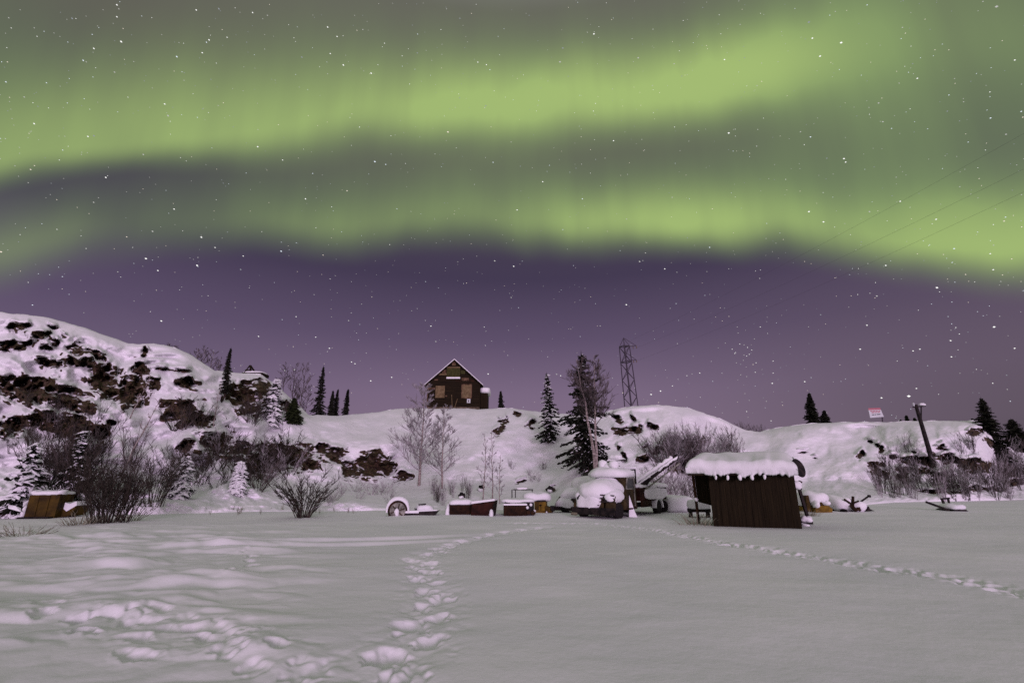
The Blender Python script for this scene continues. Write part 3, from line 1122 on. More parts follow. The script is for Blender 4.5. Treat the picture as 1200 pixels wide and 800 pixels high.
# ------- standing conifers along the skyline and on the slopes
conifer(on_hill(262, 466), 60, 9, 1, 'dark slim spruce rising from the right shoulder of the left rocky hill', snow=0, bare=.1)
conifer(behind_ridge(270, 3, .8), 18, 7, 2, 'short dark spruce tip just right of the slim spruce on the left hill', snow=0)
conifer(behind_ridge(373, 1, .3), 62, 12, 3, 'tall dark spruce, highest of the four where the left hill meets the plateau', snow=0, ragged=.4)
conifer(behind_ridge(387, 2, .3), 35, 7, 4, 'thin spruce immediately right of the tall skyline spruce', snow=0)
conifer(behind_ridge(393, 3, .3), 38, 5, 5, 'second thin spruce right of the tall skyline spruce, crown touching its neighbour', snow=0)
conifer(behind_ridge(405, 2, .3), 36, 7, 6, 'lone narrow spruce at the right end of the skyline spruces left of the house', snow=0)
conifer(behind_ridge(567, 14, .8), 44, 9, 7, 'spruce half hidden behind the lean-to of the hilltop house', snow=0)
conifer(behind_ridge(587, 2, .3), 25, 6, 8, 'small pointed spruce on the snow ridge just right of the hilltop house', snow=0)
conifer(on_hill(643, 519), 83, 19, 9, 'snow-dusted spruce on the slope between the house and the large spruce', snow=.42, tw=.17, ragged=.4)
conifer(on_hill(688, 556), 146, 44, 10, 'largest spruce, standing behind the old tow truck with birches beside it', snow=.42, tw=.19, ragged=.6, dens=1.2, snow_scale=.5)
conifer(behind_ridge(954, 4, .5), 44, 12, 11, 'dense dark spruce alone on the right snow ridge', snow=.0, dens=1.5)
conifer(behind_ridge(968, 4, .5), 23, 11, 12, 'low bushy spruce leaning on the dense spruce of the right ridge', snow=.0, dens=1.4)
conifer(on_hill(1168, 536), 70, 26, 13, 'broad dark spruce at the right edge of the photo behind the cut bank', snow=0, dens=1.3, bare=.02)
conifer(behind_ridge(1196, 4, .5), 45, 26, 14, 'wide low spruce in the right corner of the skyline', snow=0, dens=1.3, bare=.02)
conifer(behind_ridge(1212, 1, .5), 30, 26, 15, 'lowest dark spruce at the very right border of the photo', snow=0, dens=1.3, bare=.02)
for i, (px, h) in enumerate([(1016, 10), (1029, 8), (1046, 9), (1055, 14), (1063, 19), (1072, 16), (1093, 10), (1103, 8), (1120, 8), (1140, 15), (1135, 9)]):
    P = behind_ridge(px, 34, 0)
    P.z = behind_ridge(px, 0, 0).z + 1.0
    conifer(P, h + 6, 7, 20 + i, 'tiny blurred far-off evergreen showing above the flat top of the right bank', 'far evergreens beyond the right bank',
            needle='needles_green', snow=0, dens=.9)
# snow-laden young spruces at the foot of the left hill
conifer(on_field(20, 607), 84, 30, 40, 'big snow-laden spruce behind the yellow box at the left edge', snow=.75, tw=.15, dens=1.0, bare=.0, ragged=.45, snow_scale=1.25)
conifer(on_field(207, 600), 62, 24, 41, 'snow-laden young spruce at the hill foot right of the large brown bush', snow=1.3, tw=.13, dens=1.0, bare=.0, ragged=.4, snow_scale=1.2)
conifer(on_hill(277, 579), 36, 13, 42, 'smallest round snow-laden spruce left of the many-stemmed willow', snow=1.9, tw=.12, bare=.0, snow_scale=1.2)
conifer(on_hill(78, 598), 92, 30, 43, 'ragged dark snow-flecked spruce left of the large brown bush', snow=.5, tw=.12, ragged=.6, dens=.8)
conifer(on_hill(318, 494), 50, 20, 44, 'snow-crusted spruce on the lower right flank of the left hill', snow=1.3, tw=.18, ragged=.4, bare=0)
conifer(on_hill(342, 494), 28, 16, 45, 'squat green spruce at the right foot of the left hill', needle='needles_green', snow=0, dens=1.4, bare=0)

# ------- birches and bare trees
bare_tree(on_hill(491, 569), 120, 50, 'large bare birch on the slope in front of the left corner of the house', spread=.30, nb=32, first=.12, tips=9, up=.5, twig='frost_twig', trunk_r=.13)
bare_tree(on_hill(518, 572), 96, 51, 'slimmer bare birch right beside the large birch below the house', spread=.26, nb=30, first=.1, tips=8, up=.6, twig='frost_twig', trunk_r=.09)
bare_tree(on_hill(566, 585), 76, 52, 'thin upright sapling behind the rusty bins, left one of the thin pair', spread=.15, nb=16, first=.1, tips=5, up=.9, twig='frost_twig', trunk_r=.045)
bare_tree(on_hill(577, 585), 80, 53, 'thin upright sapling behind the rusty bins, right one of the thin pair', spread=.15, nb=16, first=.1, tips=5, up=.9, twig='frost_twig', trunk_r=.045)
bare_tree(on_hill(586, 590), 56, 154, 'shortest thin sapling right of the pair behind the rusty bins', spread=.18, nb=12, first=.1, tips=5, up=.9, twig='frost_twig', trunk_r=.035)
P = on_hill(702, 590)
bare_tree(P, 176, 54, 'pale-barked birch leaning left in front of the largest spruce', spread=.17, nb=20, first=.52, tips=9, up=.75, lean=(-.13, 0), rot=0, trunk_r=.15, levels=3)
bare_tree(on_hill(704, 591), 182, 55, 'upright pale-barked birch right of the largest spruce, twiggy crown above it', spread=.17, nb=24, first=.50, tips=9, up=.7, lean=(.01, 0), rot=0, trunk_r=.13, levels=3)
for i, (px, h) in enumerate([(238, 28), (247, 30), (255, 24), (230, 22)]):
    bare_tree(behind_ridge(px, 2, .4), h, 60 + i, 'small hazy bare tree on the left hill crest, left of its slim spruce', 'bare tree', 'bare trees on the left hill crest',
              name='bare_tree', spread=.45, nb=12, first=.1, tips=5, up=.9, twig_r=.014)
for i, (px, h) in enumerate([(332, 40), (343, 50), (352, 58), (358, 38), (347, 34)]):
    bare_tree(behind_ridge(px, 1.5, .4), h, 70 + i, 'bare grey tree between the left hill and the tall skyline spruce', 'bare tree', 'bare trees left of the tall skyline spruce',
              name='bare_tree', spread=.32, nb=14, first=.1, tips=5, up=.9, twig_r=.018, bark='twig')
for i, (px, h) in enumerate([(198, 10), (206, 9)]):
    bare_tree(behind_ridge(px, 1.5, .2), h, 80 + i, 'tiny bare bush on the highest brow of the left hill crest', 'bare tree', 'tiny bushes on the left hill brow',
              name='bare_tree', spread=.6, nb=12, first=.0, tips=5, up=.9, twig_r=.014, bark='twig')
bare_tree(on_hill(148, 500), 62, 85, 'slender pale sapling leaning right across the cliff of the left hill', 'sapling', single=True, name='sapling', spread=.12, nb=8, first=.4, tips=3, up=1.2, lean=(.25, 0), rot=0, trunk_r=.05)
bare_tree(on_hill(140, 560), 95, 86, 'slender pale sapling leaning right above the large brown bush', 'sapling', single=True, name='sapling', spread=.12, nb=8, first=.4, tips=3, up=1.2, lean=(.32, 0), rot=0, trunk_r=.06)
bare_tree(on_hill(250, 500), 52, 87, 'thin pale sapling in front of the slim spruce on the left hill', 'sapling', single=True, name='sapling', spread=.14, nb=8, first=.3, tips=3, up=1.2, lean=(.02, 0), rot=0, trunk_r=.04)

# ------- shrubs: six kinds, then copies
proto_sh = [shrub_mb(1.0, 100 + i, n=[13, 16, 12, 15, 14, 9][i], spread=[.5, .35, .7, .25, .9, .15][i], twig=.0048, sub=[6, 5, 7, 5, 6, 6][i]) for i in range(6)]
PROTO = {}


def shrub(P, hpx, kind, label, group=None, m='twig', cat='shrub', name='shrub', wide=1.0, rz=None):
    key = (kind, m)
    s = px_size(P) * hpx
    if key not in PROTO:
        o = proto_sh[kind].obj(name, M[m])
        PROTO[key] = o
    else:
        o = PROTO[key].copy()
        COL.objects.link(o)
    o.name = name
    o.location = P
    o.rotation_euler = (0, 0, rs_.uniform(0, 6.28) if rz is None else rz)
    o.scale = (s * wide, s * wide, s)
    return tag(o, label, cat, group)


rs_ = random.Random(5)
# the two big willows in front
wl = shrub_mb(60 * px_size(on_field(355, 606)), 200, n=40, spread=.62, twig=.012, sub=7, base=.13, curve=1.0, lev2=3).obj('willow_shrub', M['brown_twig'], loc=on_field(355, 606))
tag(wl, 'many-stemmed bare willow fanning out from the snow left of the scrap wheel', 'willow')
bb = shrub_mb(68 * px_size(on_field(128, 614)), 201, n=80, spread=.34, twig=.009, sub=9, base=.32, curve=.35, lev2=3).obj('willow_shrub', M['brown_twig'], loc=on_field(128, 614))
tag(bb, 'large dense brown bush right of the yellow box, widest bush in front', 'willow')
b2 = shrub_mb(34 * px_size(on_field(148, 612)), 202, n=26, spread=.9, twig=.008, sub=5, base=.3, curve=.7, lev2=3).obj('willow_shrub', M['straw'], loc=on_field(151, 612))
tag(b2, 'low pale-stemmed bush spreading at the right foot of the large brown bush', 'willow')
b3 = shrub_mb(66 * px_size(on_hill(180, 590)), 203, n=30, spread=.3, twig=.010, sub=8, base=.2, lev2=3).obj('willow_shrub', M['brown_twig'], loc=on_hill(180, 590))
tag(b3, 'tall narrow brown shrub between the large brown bush and the snow-laden young spruce', 'willow')


def scatter(n, x0, x1, y0, y1, h0, h1, label, group, kinds, mats, wide=1.0, field=False, test=None):
    k = 0
    while k < n:
        px, py = rs_.uniform(x0, x1), rs_.uniform(y0, y1)
        if test and not test(px, py):
            continue
        P = on_field(px, py) if field else on_hill(px, py)
        shrub(P, rs_.uniform(h0, h1), rs_.choice(kinds), label, group, rs_.choice(mats), wide=wide)
        k += 1


scatter(38, 205, 345, 530, 574, 24, 44, 'grey-brown bare shrub in the thicket over the cliff between the left hill and the willow', 'thicket over the middle left cliff', [0, 2, 4], ['twig', 'brown_twig', 'brown_twig', 'frost_twig'], 1.1)
scatter(32, 30, 125, 535, 592, 36, 62, 'dark tangled bare shrub in the thicket below the left cliff', 'thicket below the left cliff', [0, 1, 2], ['brown_twig', 'brown_twig', 'twig'], 1.0)
scatter(10, 120, 205, 545, 590, 30, 55, 'thin grey shrub on the snow behind the large brown bush', 'shrubs behind the large brown bush', [1, 3, 5], ['twig', 'frost_twig'], .9)
scatter(14, 200, 345, 478, 505, 16, 30, 'small bare shrub on the ledge under the right flank of the left hill', 'shrubs on the left hill ledge', [0, 2, 4], ['twig', 'brown_twig'], 1.2)
scatter(14, 0, 130, 470, 530, 14, 30, 'wispy bare shrub clinging to the rocky face of the left hill', 'shrubs on the left rock face', [1, 3, 5], ['twig'], .9)
scatter(16, 505, 560, 572, 592, 12, 26, 'wispy twig clump in the snow behind the left rusty bin', 'twig clumps behind the rusty bins', [1, 3, 5], ['twig', 'frost_twig'], .7)
scatter(10, 385, 460, 572, 592, 10, 20, 'low frosted twig clump left of the scrap wheel', 'twig clumps left of the scrap wheel', [0, 4], ['frost_twig'], 1.4)
scatter(8, 595, 640, 540, 570, 7, 14, 'small twig clump in the open snow slope above the yellow machine', 'twig clumps above the yellow machine', [0, 1], ['frost_twig'], 1.0)
scatter(26, 785, 868, 522, 545, 24, 36, 'bare grey shrub above the shed roof on the middle snow mound', 'shrubs above the shed roof', [0, 1, 3], ['twig', 'frost_twig', 'frost_twig'], 1.0,
        test=lambda x, y: y > 512 + (x - 785) * .10)
scatter(26, 770, 835, 535, 588, 26, 44, 'snow-dusted tangled shrub between the crane boom and the shed', 'tangle between truck and shed', [0, 2, 4], ['frost_twig', 'frost_twig', 'twig'], 1.2)
scatter(46, 1050, 1200, 562, 585, 18, 38, 'bare shrub in the thicket at the foot of the right bank', 'thicket at the foot of the right bank', [0, 1, 3, 5], ['twig', 'brown_twig', 'frost_twig', 'frost_twig'], .85)
scatter(16, 1025, 1075, 560, 583, 18, 34, 'thin shrub on the left flank of the right bank', 'shrubs on the left flank of the right bank', [1, 3, 5], ['twig', 'frost_twig'], .8)
scatter(16, 1035, 1185, 525, 556, 12, 24, 'faint twiggy shrub on the upper snow of the right bank', 'shrubs on the upper right bank', [1, 3], ['twig'], .9)
scatter(14, 1172, 1200, 545, 575, 30, 46, 'bare shrub at the right edge below the broad dark spruce', 'shrubs below the right spruces', [0, 1, 3], ['twig', 'frost_twig'], .9)
for i, px in enumerate((868, 876, 884, 892)):
    shrub(behind_ridge(px, 1.5, .3), 12, 3, 'tiny bare shrub in the dip of the skyline behind the shed', 'shrubs in the skyline dip', 'twig', wide=1.4)
# grass
for (px, py, h, lab) in [(818, 613, 20, 'tuft of dry green-grey grass at the left foot of the shed'), (27, 628, 20, 'flat tangle of dry stalks in the snow at the lower left edge'),
                         (93, 616, 16, 'frosted grass clump between the small rusty box and the large bush'), (118, 614, 14, 'short pale stalks at the left foot of the large brown bush'),
                         (948, 604, 10, 'small grass tuft right of the shed post')]:
    P = on_field(px, py)
    g = shrub_mb(h * px_size(P), px, n=70, spread=.9 if px != 27 else 1.6, twig=.006, sub=1, base=.9, curve=1.0, lev2=0).obj('grass_tuft', M['straw'], loc=P)
    tag(g, lab, 'grass tuft')
for i in range(26):
    px = rs_.uniform(215, 420)
    P = on_field(px, rs_.uniform(599, 604))
    shrub(P, rs_.uniform(4, 9), 5, 'short stalk clump poking from the snow along the far edge of the field', 'stalks along the far field edge', 'straw', 'stalks', 'dry_stalks', 1.0)
# ------------------------------------------------------------------ hilltop house
def frame_at(px, py, Y, rz=0):
    """origin at pixel/depth and scale m per photo pixel"""
    P = pt(px, py, Y)
    return P, px_size(P)


def zoff(px, py, P, Y):
    return pt(px, py, Y)


def build_house():
    Y = 69.0
    O = pt(532, 479.5, Y)
    hp = lambda px, py: (pt(px, py, Y).x - O.x, pt(px, py, Y).z - O.z)   # picture point on the facade plane -> local x, z
    t = thing('wooden_house', 'dark boarded-up wooden house with snow-edged gable on the hilltop', 'house', O)
    W2 = (hp(562.5, 465)[0] - hp(500.5, 465)[0]) / 2
    cx = (hp(562.5, 465)[0] + hp(500.5, 465)[0]) / 2
    ez = hp(532, 449)[1]
    az = hp(532, 422)[1]
    D = 9.0
    mb = MB()
    mb.prism([(cx - W2, .35), (cx + W2, .35), (cx + W2, ez), (cx, az - .12), (cx - W2, ez)], 0, D)
    mb.obj('wall', M['siding'], t)
    MB().box((cx, D / 2, -.1), (2 * W2 - .1, D - .1, 1.1)).obj('foundation', M['concrete'], t)
    # boards of the siding as thin proud courses
    cb = MB()
    z = .62
    while z < az - .5:
        half = W2 if z < ez else W2 * (az - z) / (az - ez) - .12
        if half > .3:
            cb.box((cx, -.012, z), (2 * half - .02, .028, .035))
        z += .24
    cb.obj('clapboards', M['dark_wood'], t)
    for s in (-1, 1):
        MB().box((cx + s * (W2 - .05), -.03, (ez + .35) / 2), (.14, .06, ez - .4)).obj('corner_board', M['plank_wood' if s < 0 else 'dark_wood'], t)
    # roof
    ov = .42
    sl = (az - ez) / W2
    rf = MB()
    for s in (-1, 1):
        rf.prism([(cx, az), (cx + s * (W2 + ov), ez - sl * ov), (cx + s * (W2 + ov), ez - sl * ov - .14), (cx, az - .16)], -.45, D + .4)
    rr = rf.obj('roof', M['dark_wood'], t)
    sn = MB()
    for s in (-1, 1):
        sn.prism([(cx, az + .13), (cx + s * (W2 + ov + .03), ez - sl * ov + .10), (cx + s * (W2 + ov + .03), ez - sl * ov + .004), (cx, az + .004)], -.47, D + .42)
    sn.obj('roof_snow', M['snow'], rr)
    bp = hp

    def panel(name, x0, y0, x1, y1, m, d=.06, parent=t, off=0.0):
        a, b = bp(x0, y0), bp(x1, y1)
        return MB().box(((a[0] + b[0]) / 2, -d / 2 - .028 - off, (a[1] + b[1]) / 2), (abs(b[0] - a[0]), d, abs(a[1] - b[1]))).obj(name, m, parent)

    for x0, x1, y0 in ((510.7, 521, 452), (541.7, 552, 451)):
        wn = panel('boarded_window', x0, y0, x1, 466, M['pale_wood'])
        a, b = bp(x0, y0), bp(x1, 466)
        fr = MB()
        for zz in (a[1] + .06, b[1] - .06):
            fr.box(((a[0] + b[0]) / 2, -.09, zz), (b[0] - a[0] + .2, .07, .11))
        for xx in (a[0] - .05, b[0] + .05):
            fr.box((xx, -.085, (a[1] + b[1]) / 2), (.1, .06, a[1] - b[1] - .02))
        fr.obj('frame', M['dark_wood'] if x0 < 530 else M['plank_wood'], wn)
    ub = panel('upper_window_board', 524, 431, 539, 442, M['green_board'])
    panel('lintel', 523.5, 430, 539.3, 431.3, M['pale_wood'], .16, ub)
    panel('sill_snow', 523.5, 442, 539.3, 443.8, M['snow'], .2, ub)
    vent = panel('gable_vent', 530, 424, 534, 428.3, M['plank_wood'])
    panel('slat', 530.2, 426.8, 534, 428, M['pale_wood'], .1, vent)
    for (x0, y0, x1, y1, m) in ((518.5, 433.5, 523, 437.2, 'plank_wood'), (514, 437.6, 523.4, 439.4, 'pale_wood'), (541, 442.8, 549.5, 446, 'plank_wood'), (509, 444.2, 513.5, 445.6, 'plank_wood'),
                                (500.8, 454, 509.5, 456.8, 'plank_wood'), (540, 434, 545, 438, 'green_board'), (549.5, 445, 556, 447.5, 'rust'), (534, 446, 540, 447, 'rust'), (521.5, 463.2, 524, 464.6, 'plank_wood')):
        panel('patch_board', x0, y0, x1, y1, M[m], .04)
    pp = panel('notice', 547.3, 467.3, 551.2, 472, M['paper'], .04)
    panel('mark', 548.7, 468.6, 549.7, 471, M['ink'], .01, pp, .045)
    # lean-to on the right side
    x0, x1 = cx + W2 + .02, hp(571, 470)[0]
    lz = hp(570, 459)[1]
    lt = MB().box(((x0 + x1) / 2, 2.6, lz / 2 - .2), (x1 - x0, 3.6, lz + .4)).obj('lean_to', M['dark_wood'], t)
    q = MB().blob(((x0 + x1) / 2 + .12, 2.4, lz + .38), ((x1 - x0) / 2 + .22, 2.0, .48), (.35, .4), (20, 10), .05, 4)
    q.obj('roof_snow', M['snow'], lt, smooth=True)
    for (bx, h0) in ((530.5, 4.6), (533, 3.4)):
        a = hp(bx, 478)
        # two bleached poles leaning on the front wall
        MB().bar((a[0], -.5, .1), (a[0] + (.35 if bx > 532 else -.2), -.1, h0 * .45), .07).obj('leaning_pole', M['pale_wood'], t)
    return t


build_house()


# small ruin on the left hill crest
def build_ruin():
    P = behind_ridge(295, 1.0, .1)
    s = px_size(P)
    t = thing('mine_hoist', 'small broken timber hoist with a snowy deck on the left hill crest', 'ruin', P)
    W = 24 * s
    MB().box((0, .8, 3 * s), (W, 1.6, 3.4 * s)).obj('deck', M['dark_wood'], t)
    MB().blob((0, .8, 5.4 * s), (W / 2, .85, 1.5 * s), (.5, .5), (20, 8), .05, 2).obj('snow_cover', M['snow'], t, smooth=True)
    top = Vector((-W * .2, .3, 14 * s))
    for x, y in ((-W * .42, 0), (-W * .05, 0), (-W * .3, 1.4), (W * .05, 1.2)):
        MB().bar((x, y, 2 * s), top + Vector((x * .06, 0, 0)), .13).obj('leg', M['dark_wood'], t)
    MB().bar((-W * .36, .05, 7.5 * s), (-W * .08, .05, 7.5 * s), .11).obj('cross_beam', M['dark_wood'], t)
    for x in (-W * .38, W * .4, .3):
        MB().box((x, .2, .3 * s), (.16, .16, 4 * s)).obj('post', M['dark_wood'], t)


build_ruin()


# ------------------------------------------------------------------ lattice tower and its wires
def build_tower():
    P = behind_ridge(741, 22, .5)
    P = pt(741, 486, P.y)
    s = px_size(P)
    t = thing('lattice_tower', 'steel lattice power tower rising behind the middle snow mound', 'power tower', P, R(28))
    t.rotation_euler = (0, R(-3.5), R(28))
    Hh = 93 * s
    bw, tw_ = 15 * s / 1.35, 11 * s / 1.35
    wid = lambda z: bw + (tw_ - bw) * z / Hh
    c = lambda z, i: Vector(((-1, 1, 1, -1)[i] * wid(z) / 2, (-1, -1, 1, 1)[i] * wid(z) / 2, z))
    th = .11
    for i in range(4):
        MB().bar(c(0, i), c(Hh * .89, i), th).obj('leg', M['steel'], t)
    lv = [Hh * .89 * k / 8 for k in range(9)]
    for f in range(4):
        br = MB()
        for k in range(8):
            a, b = (f, (f + 1) % 4) if (k + f) % 2 else ((f + 1) % 4, f)
            br.bar(c(lv[k], a), c(lv[k + 1], b), th * .6)
        br.obj('bracing', M['steel'], t)
    ring = MB()
    for z in (Hh * .68, Hh * .89):
        for f in range(4):
            ring.bar(c(z, f), c(z, (f + 1) % 4), th * 1.1)
    ring.obj('ring_beam', M['steel'], t)
    pk = MB()
    for i in range(4):
        pk.bar(c(Hh * .89, i), (0, 0, Hh), th * .8)
    pk.obj('peak', M['steel'], t)
    ends = []
    for z, L in ((Hh * .89, 15 * s), (Hh * .70, 13 * s)):
        e = Vector((L, -L * .3, z + .1))
        am = MB().bar((0, 0, z), e, th).bar((0, 0, z + 1.5), e, th * .6)
        am.obj('cross_arm', M['steel'], t)
        for tt in (.72, 1.0):
            MB().tube([e * tt + Vector((0, 0, z * (1 - tt))), e * tt + Vector((0, 0, z * (1 - tt) - .45))], .06, 6).obj('insulator', M['pale_wood'], t)
        ends.append(e)
    return t, P, Hh


tower, TP, TH = build_tower()
for (px1, py1, zt, lab) in ((1330, 83, TH, 'uppermost of the three thin wires crossing the sky at upper right'), (1330, 133, TH * .87, 'middle of the three thin wires crossing the sky at upper right'),
                            (1330, 163, TH * .70, 'lowest of the three thin wires crossing the sky at upper right')):
    a = Vector((TP.x + .6, TP.y - .2, TP.z + zt - .3))
    b = pt(px1, py1, 30.0)
    pts = []
    for k in range(33):
        f = k / 32
        p = a.lerp(b, f)
        p.z -= 1.2 * 4 * f * (1 - f) * .6
        pts.append(p)
    o = MB().tube(pts, [.007] * 33, 5).obj('power_line', M['steel'])
    tag(o, lab, 'power line', 'wires from the lattice tower')


# ------------------------------------------------------------------ leaning pole and sign on the right
def build_pole():
    B = on_hill(1093, 541)
    B = pt(1093, 541, B.y - 1.6)
    T = pt(1073, 474, B.y + .5)
    t = thing('utility_pole', 'dark leaning wooden pole with snow-tipped crossarm above the right bank', 'pole', B)
    L = T - B
    MB().tube([Vector((0, 0, -.3)), L * .5, L], [.24, .20, .16], 10).obj('shaft', M['black'], t)
    MB().bar(L + Vector((-.35, 0, -.25)), L + Vector((1.0, 0, -.15)), .12).obj('crossarm', M['black'], t)
    MB().bar(L * .72 + Vector((.1, 0, 0)), L + Vector((.55, 0, -.2)), .09).obj('brace', M['black'], t)
    for dx in (-.22, .85):
        MB().tube([L + Vector((dx, 0, -.18)), L + Vector((dx, 0, .12)), L + Vector((dx, 0, .2))], [.06, .12, .05], 8).obj('insulator', M['paper'], t)
    MB().blob(tuple(L + Vector((.75, 0, .02))), (.36, .16, .13), (.8, .8), (12, 8), .05, 3).obj('snow_cap', M['snow'], t, smooth=True)


build_pole()


def build_sign():
    P = behind_ridge(1034, .8, .3)
    Y = P.y
    t = thing('warning_sign', 'red and white sign board on a thin post on the right skyline', 'sign', P)
    s = px_size(P)
    hp = lambda px, py: pt(px, py, Y) - P
    MB().bar((0, .05, 0), tuple(hp(1034, 484) + Vector((0, .05, 0))), .1).obj('post', M['steel'], t)
    c4 = [hp(1017, 478.2), hp(1031, 477.8), hp(1035.5, 488.2), hp(1019.5, 489.5)]
    bd = MB()
    bd.add([Vector(c) + Vector((0, d, 0)) for d in (-.05, .0) for c in c4], [(3, 2, 1, 0), (4, 5, 6, 7), (0, 1, 5, 4), (1, 2, 6, 5), (2, 3, 7, 6), (3, 0, 4, 7)])
    b = bd.obj('board', M['paper'], t)

    def strip(u0, u1, v0, v1, m, nm='lettering', k=0):
        q = lambda u, v: (c4[0].lerp(c4[1], u)).lerp(c4[3].lerp(c4[2], u), v)
        cc = [q(u0, v0), q(u1, v0), q(u1, v1), q(u0, v1)]
        d0 = -.052 - k * .006
        MB().add([Vector(c) + Vector((0, d, 0)) for d in (d0 - .004, d0) for c in cc], [(3, 2, 1, 0), (4, 5, 6, 7), (0, 1, 5, 4), (1, 2, 6, 5), (2, 3, 7, 6), (3, 0, 4, 7)]).obj(nm, m, b)
    strip(.0, 1, .0, .2, M['sign_red'], 'red_band')
    # rows too small to read in the photograph: short broken strokes
    for (v0, v1, m, segs) in ((.27, .37, 'sign_red', [(.12, .3), (.34, .52), (.56, .72), (.77, .92)]), (.42, .52, 'sign_red', [(.2, .42), (.47, .6), (.66, .84)]),
                              (.66, .74, 'ink', [(.18, .36), (.4, .5), (.56, .82)])):
        for u0, u1 in segs:
            strip(u0, u1, v0, v1, M[m])


build_sign()


# ------------------------------------------------------------------ wheels
def wheel(parent, c, r, w=.2, axis='X', rim='hub', name='wheel', snow=False):
    """wheel as a tyre with a rim sub-part, axis through the hub; c in parent space"""
    t = MB().lathe([(r * .60, -w / 2), (r * .9, -w / 2), (r, -w * .3), (r, w * .3), (r * .9, w / 2), (r * .60, w / 2)], 24, axis, c).obj(name, M['rubber'], parent)
    MB().lathe([(r * .1, -w * .38), (r * .60, -w * .40), (r * .60, w * .40), (r * .45, w * .2), (r * .22, w * .22), (r * .18, w * .42), (r * .08, w * .42)], 20, axis, c).obj('rim', M[rim], t)
    return t


